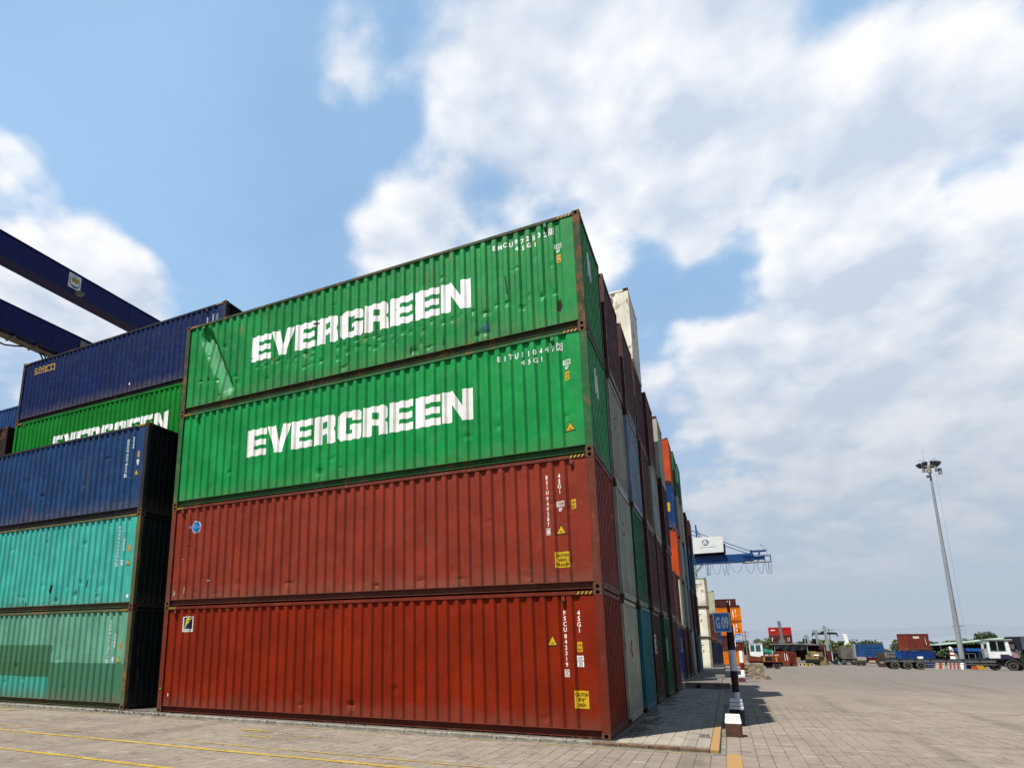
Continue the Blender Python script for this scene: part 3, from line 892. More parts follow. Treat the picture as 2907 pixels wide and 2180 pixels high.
l2 = container('bright teal container in the middle of the left stack', TEAL, LX, 0, HH, frame=FR_T, group=GRP_L, panel_mesh=dented_panel(12.192, HH, dl2), end_mat=SHADE_T)
dl3 = make_dents(13, strays(20, 0.3, 2.3, 0.03), 0.004)
BLUE_P = paint('blue_patched', BLUE[1], 0.25, 0.4, 0.5, 0.3, patches=((-6.05, -5.35, 0.18, 0.70, (0.055, 0.06, 0.15)), (-3.0, -2.55, 0.9, 2.2, (0.030, 0.062, 0.155)), (-9.5, -8.9, 0.3, 1.0, (0.045, 0.055, 0.15))))
l3 = container('dented blue container on top of the left front stack', BLUE, LX, 0, 2 * HH, mat=BLUE_P, frame=FR_N, group=GRP_L, panel_mesh=dented_panel(12.192, HH, dl3), end_mat=SHADE_N)
for c, dn, zb, key in ((l1, dl1, 0, 'a'), (l2, dl2, HH, 'b'), (l3, dl3, 2 * HH, 'c')):
    stripes(c, -0.50, -0.19)
    top = {'a': 2.55, 'b': 5.43, 'c': 8.25}[key] - zb
    # the marks are too small to read in the photograph: blocks of strokes only
    rr = random.Random(ord(key))
    fl = Flat()
    for i in range(4): fl.rect(-0.925, -0.865, top - i * 0.115 - 0.10, top - i * 0.115)
    for i in range(6): fl.rect(-0.925 + rr.uniform(0, .01), -0.865 - rr.uniform(0, .01), top - 0.48 - i * 0.108 - 0.097, top - 0.48 - i * 0.108)
    fl.rect(-0.945, -0.86, top - 1.27, top - 1.15)
    fl2 = Flat()
    t2 = {'a': 2.13, 'b': 5.02, 'c': 8.29}[key] - zb
    for i in range(4): fl2.rect(-0.665 + rr.uniform(0, .008), -0.615, t2 - i * 0.10 - 0.09, t2 - i * 0.10)
    mt = plain('faded_print', (0.55, 0.62, 0.62), 0.6, 0.3, 25)
    side_print(c, 'number_lettering', fl, mt, dent=dn)
    side_print(c, 'type_lettering', fl2, mt, dent=dn)
    um, vm = {'a': (-0.39, 1.79), 'b': (-0.385, 4.70 - zb), 'c': (-0.37, 7.68 - zb)}[key]
    side_print(c, 'height_sticker', Flat().rect(um - 0.05, um + 0.05, vm - 0.10, vm + 0.10), plain('orange_sticker', (0.65, 0.33, 0.02), 0.5, 0.15), dent=dn)
    um, vm = {'a': (-0.66, 1.38), 'b': (-0.66, 4.26 - zb), 'c': (-0.375, 7.42 - zb)}[key]
    side_print(c, 'code_sticker', Flat().rect(um - 0.05, um + 0.055, vm - 0.02, vm + 0.09).rect(um - 0.025, um + 0.04, vm - 0.09, vm - 0.02), mt, dent=dn)
    um, vm = {'a': (-0.41, 1.39), 'b': (-0.40, 4.27 - zb), 'c': (-0.39, 7.09 - zb)}[key]
    warning_sticker(c, um, vm, dn, 0.11)
side_print(l2, 'paper_scrap', Flat().rect(-0.33, -0.24, 0.30, 0.40), PRINT, eps=0.004, dent=dl2)
for f_ in (Flat().poly([(-2.25, 0.70), (-2.20, 0.70), (-2.18, 0.98), (-2.23, 0.9)]), Flat().poly([(-4.0, 0.62), (-3.93, 0.55), (-3.90, 0.85), (-3.96, 0.82)]), Flat().disc(-5.15, 0.24, 0.06, 0.06, 8), Flat().disc(-5.5, 0.22, 0.04, 0.06, 8), Flat().disc(-6.0, 0.25, 0.03, 0.07, 8), Flat().poly([(-2.75, 0.55), (-2.72, 0.55), (-2.71, 0.78)])):
    side_print(l2, 'rust_scar', f_, SCAR, eps=0.004, dent=dl2)
for f_ in (Flat().rect(-6.1, -5.9, 1.72, 1.80), Flat().rect(-4.35, -4.26, 0.92, 0.98), Flat().rect(-3.62, -3.55, 0.98, 1.08), Flat().rect(-3.95, -3.88, 1.35, 1.39)):
    side_print(l3, 'black_patch', f_, BLACK, eps=0.004, dent=dl3)

# ---- second row of the left bay: tall stack behind
Y2 = 2.92
GRP_H = 'containers hidden behind the left front stack'
for k in range(3):
    container('container hidden behind the left front stack', NAVY, LX, Y2, k * HH, group=GRP_H)
g4 = container('vivid green container with white block lettering, half hidden behind the left blue one', VIVID, LX, Y2, 3 * HH, group='tall stack behind the left stack')
n5 = container('navy container with yellow lettering, topmost of the tall left stack', NAVY, LX, Y2, 4 * HH, frame=FR_N, end_mat=SHADE_N, group='tall stack behind the left stack')
side_print(g4, 'logo_lettering', block_word(Flat(), 'EVERGREEN', -22.95 - LX, -16.08 - LX, 9.77 - 3 * HH, 0.79), LETTER)
stripes(g4, -12.192 + 0.19, -12.192 + 0.46)
stripes(n5, -0.50, -0.2); stripes(n5, -12.192 + 0.18, -12.192 + 0.40)
for c in (g4, n5):
    place('vent', VENT, [MATS['paint_' + ('vivid_green' if c is g4 else 'navy')], DARK], c, (-11.55 if c is g4 else -0.95, PANEL_Y - 0.004, HH - HEAD - 0.095))
# yellow lower-case word, drawn from strokes
fy = Flat()
def S5(x, y, w_, h_, segs):
    t = 0.056
    if 't' in segs: fy.rect(x, x + w_, y + h_ - t, y + h_)
    if 'm' in segs: fy.rect(x, x + w_, y + h_ / 2 - t / 2, y + h_ / 2 + t / 2)
    if 'b' in segs: fy.rect(x, x + w_, y, y + t)
    if 'L' in segs: fy.rect(x, x + t, y + h_ / 2, y + h_ - t)
    if 'l' in segs: fy.rect(x, x + t, y + t, y + h_ / 2)
    if 'R' in segs: fy.rect(x + w_ - t, x + w_, y + h_ / 2, y + h_ - t)
    if 'r' in segs: fy.rect(x + w_ - t, x + w_, y + t, y + h_ / 2)
x0_, y0_ = -24.88 - LX, 13.78 - 4 * HH
for i, sg in enumerate(('tmbLr', 'tmbLlR', 'tmblrR', 'tbLl', 'tbLlRr')):
    S5(x0_ + i * 0.295, y0_, 0.235, 0.30, sg)
side_print(n5, 'logo_lettering', fy, plain('logo_yellow', (0.72, 0.42, 0.02), 0.5, 0.08), eps=0.004)
side_print(n5, 'number_lettering', Flat().rect(-0.93, -0.885, 1.0, 2.42).rect(-0.65, -0.605, 1.5, 2.48), plain('faded_print', (0.55, 0.62, 0.62)), eps=0.004)
side_print(n5, 'grey_sticker', Flat().rect(-0.53, -0.36, 1.7, 2.46), plain('sticker_grey', (0.20, 0.24, 0.30), 0.5, 0.2, 20), eps=0.004)
side_print(n5, 'paper_scrap', Flat().disc(-18.47 - LX, 12.12 - 4 * HH, 0.05, 0.06, 8), PRINT, eps=0.004)

# ---- next bay to the left, seen past the tall stack
BX = -26.25
for k in range(3):
    container('container hidden behind the left front stack', NAVY, BX, Y2, k * HH, group=GRP_H)
container('dark rusty brown container at the left edge, one tier below the navy one', ('dark_brown', (0.035, 0.016, 0.012), 0.7, 0.3), BX, Y2, 3 * HH, group='containers of the far left bay')
for k in range(4):
    container('container hidden behind the left front stack', NAVY, BX, 2 * Y2, k * HH, group=GRP_H)
container('bright blue container at the left edge, beyond the navy one', ('bright_blue', (0.018, 0.075, 0.26), 0.1, 0.3), BX - 0.05, 2 * Y2, 4 * HH, group='containers of the far left bay')

# ------------------------------------------------------------------ the long rows: end faces towards the yard
CREAM = ('cream', (0.70, 0.63, 0.45), 0.45, 0.3)
GREYC = ('pale_grey', (0.56, 0.56, 0.47), 0.25, 0.3)
LBLUE = ('pale_blue', (0.30, 0.40, 0.50), 0.2, 0.4)
TEALD = ('deep_teal', (0.030, 0.23, 0.26), 0.35, 0.4)
MAROON = ('maroon', (0.110, 0.030, 0.027), 0.3, 0.35)
MAROON2 = ('dark_maroon', (0.078, 0.020, 0.017), 0.35, 0.35)
BROWN = ('red_brown', (0.125, 0.033, 0.021), 0.4, 0.35)
GREEN3 = ('mid_green', (0.012, 0.17, 0.060), 0.3, 0.35)
GREEN4 = ('dark_green', (0.010, 0.11, 0.035), 0.5, 0.35)
ORANGE = ('orange_red', (0.75, 0.095, 0.018), 0.1, 0.2)
BLUE2 = ('royal_blue', (0.010, 0.060, 0.22), 0.15, 0.3)
DBLUE = ('dark_blue', (0.012, 0.018, 0.105), 0.25, 0.3)
BLACKB = ('blue_black', (0.016, 0.020, 0.045), 0.3, 0.3)
PALEG = ('pale_green', (0.30, 0.42, 0.32), 0.4, 0.35)
TGREEN = ('teal_green', (0.040, 0.24, 0.16), 0.25, 0.35)
SLATE = ('slate_blue', (0.16, 0.21, 0.27), 0.3, 0.35)
WHITEC = ('off_white', (0.70, 0.66, 0.54), 0.75, 0.25)
ORD = ['bottom', 'second tier', 'third tier', 'fourth tier', 'fifth tier']
def tier(k): return ORD[k] + (' tier' if k == 0 else '')
G1 = 'container stacks in the row behind the near corner'
G2 = 'container stacks in the second block of the row'
REDW = plain('red_mark', (0.55, 0.02, 0.03), 0.6, 0.2, 20)
rowrnd = random.Random(21)
def col(y, xoff, tiers, where, grp, z=0.0, H=HH):
    out_ = []
    for k, (c_, nm) in enumerate(tiers):
        o = container('%s container end, %s %s' % (nm, tier(k), where), c_, xoff + rowrnd.uniform(-0.025, 0.025), y + rowrnd.uniform(-0.02, 0.02), z + k * H, H=H, group=grp)
        out_.append(o)
    return out_
def red_c(o, v):
    end_print(o, 'red_lettering', Flat().text('C', 1.15, v, 0.34, squeeze=0.95, bold=0.10), REDW)
def label_y(o, u, v0, v1, mat=None):
    end_print(o, 'yellow_label', Flat().rect(u, u + 0.13, v0, v1), mat or YEL2)

k1 = col(2.80, 0.02, [(CREAM, 'cream'), (GREYC, 'light grey'), (('warm_grey', (0.50, 0.47, 0.36), 0.3, 0.3), 'warm grey'), (MAROON, 'maroon')], 'in the first stack behind the green corner containers', G1)
red_c(k1[0], 1.55)
end_print(k1[1], 'red_lettering', Flat().text('C', 1.0, 1.70, 0.34, squeeze=0.7, bold=0.03).text('c', 1.3, 1.45, 0.25), REDW)
end_print(k1[2], 'red_lettering', Flat().text('C', 0.95, 1.75, 0.30, squeeze=0.7, bold=0.03).text('c', 1.35, 1.5, 0.25), REDW)
k2 = col(5.74, 0.06, [(TEALD, 'deep teal'), (GREEN3, 'mid green'), (LBLUE, 'pale blue'), (MAROON, 'maroon')], 'in the stack next to the cream and grey one', G1)
label_y(k2[2], 0.35, 1.7, 2.3)
end_print(k2[0], 'dark_patch', Flat().disc(1.3, 1.6, 0.07, 0.10, 8), DARK)
k3 = col(8.74, 0.08, [(MAROON2, 'dark maroon'), (MAROON, 'maroon'), (BROWN, 'red brown'), (MAROON2, 'dark maroon'), (WHITEC, 'sunlit off-white')], 'in the stack carrying the tall off-white top container', G1)
end_print(k3[0], 'white_lettering', Flat().text('K', 0.6, 1.65, 0.42, squeeze=0.8, bold=0.04).frame(0.38, 0.85, 1.55, 2.15, 0.05), PRINT)
label_y(k3[2], 0.3, 1.6, 2.2); label_y(k3[0], 1.75, 0.35, 0.75)
end_print(k3[4], 'red_lettering', Flat().text('C', 1.05, 1.35, 0.32, squeeze=0.7, bold=0.03), REDW)
w5 = k3[4]
pw = side_profile(12.192)
side_print(w5, 'number_lettering', Flat().text('6', -0.92, 2.13, 0.14, bold=0.02).text('2', -0.75, 2.13, 0.14, bold=0.02).text('9', -0.58, 2.13, 0.14, bold=0.02), BLACK)
height_sticker(w5, -0.55, 1.63, None)
place('vent', VENT, [MATS['paint_off_white'], DARK], w5, (-0.62, PANEL_Y - 0.004, HH - HEAD - 0.16))
k4 = col(11.70, 0.14, [(GREEN4, 'dark green'), (MAROON, 'maroon'), (('stone_grey', (0.54, 0.54, 0.46), 0.15, 0.25), 'stone grey'), (BROWN, 'red brown')], 'in the stack just beyond the tall off-white one', G1)
end_print(k4[0], 'white_lettering', Flat().rect(0.62, 0.82, 1.25, 2.05), PRINT)
red_c(k4[2], 1.5); label_y(k4[3], 2.0, 0.75, 1.4); label_y(k4[1], 1.9, 0.5, 1.1)
k5 = col(14.66, 0.25, [(BROWN, 'red brown'), (MAROON, 'maroon'), (MAROON2, 'dark maroon'), (('ash_white', (0.60, 0.57, 0.46), 0.2, 0.25), 'ash white')], 'in the last stack before the gap in the row', G1)
label_y(k5[1], 1.4, 0.7, 1.2)
red_c(k5[3], 1.5)
# second block
m1 = col(23.15, -0.06, [(DBLUE, 'dark blue'), (MAROON, 'maroon')], 'in the low two-tier stack beyond the gap', G2, z=-0.02)
end_print(m1[0], 'white_lettering', Flat().text('L', 1.1, 1.55, 0.7, squeeze=0.6, bold=0.05), PRINT)
m2 = col(26.95, -0.03, [(BROWN, 'red brown'), (CREAM, 'cream'), (ORANGE, 'orange red'), (BLUE2, 'royal blue'), (ORANGE, 'orange red')], 'in the colourful stack of orange and blue', G2, z=-0.02)
for c in (m2[2], m2[3], m2[4]):
    end_print(c, 'white_mark', Flat().rect(0.55, 0.75, 1.95, 2.45), PRINT)
side_print(m2[3], 'yellow_sticker', Flat().rect(-0.42, -0.22, 1.15, 1.7), YELLOW)
m3 = col(29.95, 0.05, [(MAROON2, 'dark maroon'), (('sage_grey', (0.40, 0.42, 0.36), 0.3, 0.3), 'sage grey'), (GREYC, 'light grey'), (('stone_grey', (0.54, 0.54, 0.46), 0.15, 0.25), 'stone grey'), (GREEN3, 'mid green')], 'in the stack behind the orange and blue one', G2, z=-0.04)
end_print(m3[4], 'white_mark', Flat().rect(1.5, 1.75, 1.2, 2.2), PRINT)
m4 = col(33.0, 0.12, [(('ash_white', (0.60, 0.57, 0.46), 0.2, 0.25), 'ash white'), (SLATE, 'slate blue'), (LBLUE, 'pale blue'), (CREAM, 'cream'), (TGREEN, 'teal green')], 'in the stack with the teal green top', G2, z=-0.08)
m5 = col(36.0, 0.22, [(BLACKB, 'blue black'), (BROWN, 'red brown'), (NAVY, 'navy'), (MAROON, 'maroon')], 'in the last but one stack of the second block', G2, z=-0.11)
m6 = col(39.0, 0.32, [(PALEG, 'pale green'), (MAROON, 'maroon'), (TGREEN, 'teal green'), (MAROON2, 'dark maroon')], 'in the last stack of the second block', G2, z=-0.15)

# ---- white refrigerated containers and the stacks after them
G3 = 'white refrigerated containers beyond the row'
REEF = paint('reefer_white', (0.70, 0.68, 0.56), 0.45, 0.2, 0.45, 0.3)
REEFR = paint('reefer_white_rusty', (0.70, 0.67, 0.57), 1.0, 0.2, 0.5, 0.35)
RFRAME = paint('reefer_frame', (0.42, 0.33, 0.22), 0.85, 0.5, 0.6, 0.1)
for k in range(3):
    o = container(('white refrigerated container, foot of its stack of three', 'white refrigerated container in the middle of its stack', 'rust-streaked white refrigerated container topping its stack')[k],
                  ('x', (1, 1, 1)), 0.82 + 0.04 * k, 50.0, -0.21 + k * 2.74, H=2.72, mat=REEFR if k == 2 else REEF, frame=RFRAME, group=G3, reefer=True)
    pr = prof_pts(12.192 - 2 * PW, 0.56, 0.012, (0.50, 0.012, 0.036, 0.012))
    side_print(o, 'number_lettering', Flat().rect(-1.25, -0.62, 2.10, 2.18).rect(-1.15, -0.75, 1.95, 2.0), plain('grey_print', (0.18, 0.18, 0.16), 0.6, 0.3, 30), pts=pr, eps=0.004)
    if k < 2:
        side_print(o, 'height_sticker', Flat().rect(-0.72, -0.58, 1.52, 1.70), plain('orange_sticker', (0.65, 0.33, 0.02)), pts=pr, eps=0.004)
        side_print(o, 'code_sticker', Flat().rect(-1.02, -0.90, 1.52, 1.66), plain('grey_print', (0.18, 0.18, 0.16)), pts=pr, eps=0.004)
G4 = 'mixed stack behind the refrigerated containers'
container('blue black container, foot of the stack behind the white ones', BLACKB, 1.38, 57.0, -0.33, H=2.59, group=G4)
container('red brown container in the middle of the stack behind the white ones', BROWN, 1.36, 57.0, 2.28, H=2.59, group=G4)
o = container('pale yellowish container topping the stack behind the white ones', ('butter', (0.68, 0.66, 0.46), 0.3, 0.2), 1.36, 57.0, 4.89, H=2.45, group=G4, reefer=True)
container('blue black container just left of the blue-sided one, at its foot', BLACKB, 1.62, 64.0, -0.47, H=2.59, group='low stack behind the sign post')
container('blue container resting on the blue black one behind the sign', BLUE2, 1.62, 64.0, 2.13, H=2.59, group='low stack behind the sign post')

# ---- far orange stack across the yard
G5 = 'stack of orange and maroon containers across the yard'
ORG = ('orange', (1.0, 0.245, 0.006), 0.03, 0.1)
zt = -1.44
for k, (c_, nm) in enumerate(((ORG, 'orange container at the foot of the far stack'), (MAROON, 'maroon container between two orange ones in the far stack'), (ORG, 'orange container third up in the far stack'), (ORG, 'orange container topping the far stack'))):
    o = container(nm, c_, 4.62 + 0.05 * k, 113.0, zt + k * 2.54, H=2.53, group=G5)
    if k: side_print(o, 'number_lettering', Flat().rect(-1.32, -1.22, 0.7, 2.1).rect(-0.92, -0.80, 1.5, 2.2).rect(-0.95, -0.78, 0.95, 1.15), PRINT)
for y, H_, n_, lab, x_ in ((116.2, 2.71, 4, 'maroon container showing above the far orange ones', 4.75), (119.4, 2.44, 5, 'highest maroon container of the far orange stack', 4.25)):
    for k in range(n_):
        o = container(lab if k == n_ - 1 else 'container hidden behind the far orange stack', MAROON if k == n_ - 1 else BROWN, x_, y, -1.5 + k * H_, H=H_ - 0.005,
                      group=G5 if k == n_ - 1 else 'containers hidden behind the far orange stack')
        if k == n_ - 1: side_print(o, 'number_lettering', Flat().rect(-1.5, -1.4, 1.2, 2.1).rect(-1.1, -1.0, 1.1, 2.1), PRINT)

# ------------------------------------------------------------------ ground
GP = [(-120, -0.064), (30, -0.064), (52, -0.22), (88, -1.0), (125, -1.65), (150, -1.95), (260, -2.6), (2500, -2.6)]
def gz(y):
    for (a, za), (b, zb) in zip(GP, GP[1:]):
        if y <= b: return za + (zb - za) * (y - a) / (b - a)
    return GP[-1][1]

def paving_mat(name, c_a, c_b, joints=True, island=False, dirt=(0.075, 0.062, 0.050), foot=False):
    m, t, b = newmat(name)
    tc_ = t.n('ShaderNodeNewGeometry')
    v = tc_.outputs['Position']
    f1 = t.ramp(t.noise(v, 0.35, 6, 0.65, 0.3), 0.34, 0.68)
    base = t.mix(f1, c_a, c_b)
    # dirt drifts and tyre-darkened lanes
    base = t.mix(t.math('MULTIPLY', t.ramp(t.noise(t.scale(v, (0.25, 1.6, 1)), 0.8, 6, 0.62, 0.5), 0.50, 0.74), 0.55), base, dirt)
    base = t.mix(t.math('MULTIPLY', t.ramp(t.noise(v, 2.4, 8, 0.72, 0.4), 0.48, 0.72), 0.55), base, tuple(x * 0.62 for x in dirt))
    base = t.mix(t.math('MULTIPLY', t.ramp(t.noise(v, 11, 6, 0.7), 0.50, 0.72), 0.5), base, tuple(x * 0.55 for x in c_b))
    base = t.mix(t.math('MULTIPLY', t.ramp(t.noise(v, 60, 3, 0.6), 0.55, 0.75), 0.35), base, tuple(x * 0.45 for x in c_a))
    lanes = t.ramp(t.noise(t.scale(v, (1.9, 0.10, 1)), 0.55, 4, 0.55, 0.15), 0.52, 0.70)
    base = t.mix(t.math('MULTIPLY', lanes, 0.5), base, tuple(x * 0.7 for x in dirt))
    spots = t.ramp(t.noise(t.scale(v, (1, 1.5, 1)), 0.9, 3, 0.5, 0.9), 0.70, 0.78)
    base = t.mix(t.math('MULTIPLY', spots, 0.6), base, tuple(x * 0.5 for x in dirt))
    if island:
        oi = t.n('ShaderNodeObjectInfo')
        rnd_ = t.math('FRACT', t.math('ADD', t.math('MULTIPLY', tc_.outputs['Random Per Island'], 7.31), oi.outputs['Random']))
        base = t.mix(t.ramp(rnd_, 0.0, 1.0, 0.0, 0.30, smooth=False), base, tuple(x * 0.72 for x in c_a))
        base = t.mix(t.ramp(t.math('FRACT', t.math('MULTIPLY', rnd_, 13.7)), 0.95, 0.99, 0.0, 0.5), base, (0.21, 0.19, 0.16))
        base = t.mix(t.ramp(t.math('FRACT', t.math('MULTIPLY', rnd_, 29.1)), 0.94, 0.98, 0.0, 0.5), base, (0.085, 0.072, 0.06))
    if foot:
        # soil washed against the foot of the stacks, ragged outline
        sp_ = t.n('ShaderNodeSeparateXYZ'); t.l(v, sp_.inputs[0])
        k_ = t.math('ADD', sp_.outputs['X'], t.math('MULTIPLY', t.math('SUBTRACT', t.noise(t.scale(v, (1, 0.8, 1)), 1.3, 7, 0.65, 0.6), 0.5), 2.6))
        k2_ = t.ramp(sp_.outputs['Y'], 0.2, 1.2)
        base = t.mix(t.math('MULTIPLY', t.ramp(k_, 0.22, 0.42, 0.85, 0.0), k2_), base, (0.030, 0.024, 0.018))
    else:
        # older, greyer concrete paving away from the stacks
        sp_ = t.n('ShaderNodeSeparateXYZ'); t.l(v, sp_.inputs[0])
        k_ = t.math('ADD', sp_.outputs['Y'], t.math('MULTIPLY', t.noise(t.scale(v, (0.4, 1, 1)), 0.12, 5, 0.6), 26.0))
        base = t.mix(t.ramp(k_, 20, 46, 0.0, 0.8), base, t.mix(t.noise(t.scale(v, (0.3, 1.2, 1)), 0.5, 6, 0.6), (0.068, 0.060, 0.053), (0.112, 0.098, 0.084)))
    if joints:
        br = t.n('ShaderNodeTexBrick')
        br.offset = 0.5; br.squash = 1.0
        t.l(v, br.inputs['Vector'])
        br.inputs['Scale'].default_value = 1.0
        br.inputs['Brick Width'].default_value = 0.229
        br.inputs['Row Height'].default_value = 0.1145
        br.inputs['Mortar Size'].default_value = 0.004
        br.inputs['Mortar Smooth'].default_value = 0.3
        br.inputs['Color1'].default_value = (0, 0, 0, 1); br.inputs['Color2'].default_value = (1, 1, 1, 1); br.inputs['Mortar'].default_value = (0.5, 0.5, 0.5, 1)
        base = t.mix(t.math('MULTIPLY', br.outputs['Color'], 0.16), base, tuple(x * 0.72 for x in c_a))
        base = t.mix(t.math('MULTIPLY', br.outputs['Fac'], 0.28), base, (0.07, 0.058, 0.046))
    t.put(b.inputs['Base Color'], base)
    b.inputs['Roughness'].default_value = 0.88
    b.inputs['Specular IOR Level'].default_value = 0.2
    bp = t.n('ShaderNodeBump'); bp.inputs['Strength'].default_value = 0.5; bp.inputs['Distance'].default_value = 0.006
    t.l(t.math('ADD', t.noise(v, 45, 5, 0.7), t.math('MULTIPLY', t.noise(v, 7, 4), 0.8)), bp.inputs['Height']); t.l(bp.outputs[0], b.inputs['Normal'])
    MATS[name] = m
    return m
YA, YB = (0.173, 0.142, 0.113), (0.141, 0.115, 0.092)
YARD = paving_mat('yard_far', YA, YB, True, False)
PAVER = paving_mat('yard_paver', YA, YB, False, True)
JOINT = plain('joint_dirt', (0.11, 0.09, 0.07), 0.95, 0.3, 20)
PADM = paving_mat('pad_paver', (0.215, 0.19, 0.152), (0.17, 0.15, 0.118), False, True, (0.085, 0.075, 0.06), True)
PADB = paving_mat('pad_base', (0.10, 0.09, 0.075), (0.075, 0.065, 0.055), False, False)

# near pavers sit in a shallow tray of joint dirt; the yard sheet runs everywhere else
NX0, NX1, NY0, NY1 = -14.281, 10.4, -9.0, 10.2
xs = [-900, -300, -100, NX0, NX1, 40, 100, 300, 900]
ys = [-120, -40, NY0, NY1] + [p[0] for p in GP[1:-1]] + [400, 900, 2500]
vs, fs, mi = [], [], []
for y in ys:
    for x in xs: vs.append((x, y, gz(y)))
for j in range(len(ys) - 1):
    for i in range(len(xs) - 1):
        near = xs[i] >= NX0 and xs[i + 1] <= NX1 and ys[j] >= NY0 and ys[j + 1] <= NY1
        fs.append((j * len(xs) + i, j * len(xs) + i + 1, (j + 1) * len(xs) + i + 1, (j + 1) * len(xs) + i)); mi.append(1 if near else 0)
me = bpy.data.meshes.new('ground'); me.from_pydata(vs, [], fs)
me.materials.append(None); me.materials.append(None)
for p, k in zip(me.polygons, mi): p.material_index = k
ground = tag(place('ground', me, [YARD, JOINT]), kind='structure')

R3 = Matrix((rgt, upv, fwd))
def project(x, y, z):
    d = R3 @ (Vector((x, y, z)) - CAM)
    return (1175.135 + FPX * d.x / d.z, 1472.67 - FPX * d.y / d.z, d.z) if d.z > 0.2 else (0, 9e9, d.z)

def paver_shape(L_, W_, rndm, T=0.012):
    c = 0.004
    h0, h1 = L_ / 2 - 0.0034, W_ / 2 - 0.0026
    j = lambda: rndm.uniform(-0.0032, 0.0032)
    oc = [(-h0 + j(), -h1 + j()), (h0 + j(), -h1 + j()), (h0 + j(), h1 + j()), (-h0 + j(), h1 + j())]
    ic = [(x - (c if x > 0 else -c), y - (c if y > 0 else -c)) for x, y in oc]
    return [(x, y, -T) for x, y in oc] + [(x, y, -0.004) for x, y in oc] + [(x, y, 0) for x, y in ic]
PF = [(0, 1, 5, 4), (1, 2, 6, 5), (2, 3, 7, 6), (3, 0, 4, 7), (4, 5, 9, 8), (5, 6, 10, 9), (6, 7, 11, 10), (7, 4, 8, 11), (8, 9, 10, 11)]
def lay(parent, name, cells, L_, W_, ztop, mat, n_single, seed):
    """the pavers that show largest are objects of their own, the rest one part"""
    rp = random.Random(seed)
    items = []
    for x, y in cells:
        u, v, d = project(x, y, ztop)
        if -60 < u < 2967 and -60 < v < 2240: items.append((d, x, y))
    items.sort()
    variants = []
    for k in range(6):
        m_ = bpy.data.meshes.new(name); m_.from_pydata(paver_shape(L_, W_, rp), [], PF); m_.materials.append(None)
        variants.append(m_)
    # only what lies wholly in the picture counts among the largest
    single = [it for it in items if 0 < project(it[1], it[2], ztop)[0] < 2907 and project(it[1], it[2], ztop)[1] < 2176][:n_single]
    chosen = set((x, y) for d, x, y in single)
    for d, x, y in single:
        place(name, rp.choice(variants), [mat], parent, (x, y, ztop + rp.uniform(-0.002, 0.002)), (rp.uniform(-0.008, 0.008), rp.uniform(-0.008, 0.008), rp.uniform(-0.008, 0.008)))
    vs, fs = [], []
    for d, x, y in items:
        if (x, y) in chosen: continue
        b0 = len(vs); dz = rp.uniform(-0.0025, 0.0025); tx = rp.uniform(-0.012, 0.012); ty = rp.uniform(-0.012, 0.012)
        for px_, py_, pz_ in paver_shape(L_, W_, rp): vs.append((x + px_, y + py_, ztop + pz_ + dz + px_ * tx + py_ * ty))
        fs.extend([tuple(b0 + i for i in f) for f in PF])
    m_ = bpy.data.meshes.new('pavers'); m_.from_pydata(vs, [], fs); m_.materials.append(None)
    tag(place('pavers', m_, [mat], parent), kind='stuff')
ZT = -0.0535
cells = []
PX, PY_ = 0.229, 0.1145
for i in range(int((NX1 - NX0) / PX)):
    x = NX0 + PX * (i + 0.5)
    ph = random.choice((0, 0, 0.5)) * PY_
    for j_ in range(int((NY1 - NY0) / PY_) - 1):
        y = NY0 + PY_ * (j_ + 0.5) + ph
        if x < 1.97 and y > -0.62: continue
        if 1.97 < x < 2.21 and -4.02 < y < -0.355: continue
        cells.append((round(x, 4), round(y, 4)))
lay(ground, 'paver', cells, PX, PY_, ZT, PAVER, 300, 3)
# the ochre painted strip
OCHRE = plain('ochre_paint', (0.43, 0.245, 0.080), 0.8, 0.16, 7, bump=0.2, col2=(0.40, 0.24, 0.10))
for k in range(16):
    MB().cbox(1.978, 2.208, -0.36 - (k + 1) * 0.229, -0.36 - k * 0.229 - 0.006, -0.066, -0.050 + 0.001 * (k % 3), 0.004).build('paver', [OCHRE], ground)

MORT = plain('mortar_grey', (0.26, 0.24, 0.19), 0.95, 0.3, 7, bump=0.4)
MB().box(1.868, 1.976, -0.62, 10.0, -0.066, -0.0575).box(-60, 1.868, -0.618, -0.36, -0.066, -0.0575).build('mortar_strip', [MORT], ground)
for k in range(14):
    MB().cbox(1.885 + random.uniform(0, .02), 1.965, -0.55 + k * 0.17, -0.55 + k * 0.17 + random.uniform(.07, .13), -0.066, -0.046, 0.006).build('edge_stone', [plain('edge_stone', (0.36, 0.34, 0.28), 0.9, 0.25, 12, bump=0.4)], ground)

# ---- raised pad under the containers
pad = tag(MB().box(-70, 1.72, -0.22, 64, -0.30, -0.010).build('container_pad', [PADB]), kind='structure')
KERB = plain('kerb_concrete', (0.40, 0.37, 0.30), 0.9, 0.25, 5, bump=0.4)
KERBR = plain('kerb_rusty', (0.24, 0.15, 0.085), 0.9, 0.3, 9, bump=0.4, col2=(0.13, 0.075, 0.045))
pavc = []
for i in range(7):
    for j_ in range(110):
        x = 0.11 + 0.229 * (i + 0.5); y = -0.20 + 0.16 * (j_ + 0.5) + (0.08 if i % 2 else 0)
        if x < 1.70: pavc.append((round(x, 4), round(y, 4)))
lay(pad, 'pad_paver', pavc, 0.229, 0.16, 0.0, PADM, 200, 9)
for k in range(34):
    y0 = -0.36 + k * 0.6
    MB().cbox(1.722, 1.868, y0, y0 + 0.594, -0.30, 0.004 + 0.004 * sin(k * 2.1), 0.012).build('kerb_stone', [OCHRE if k < 7 else KERB], pad)
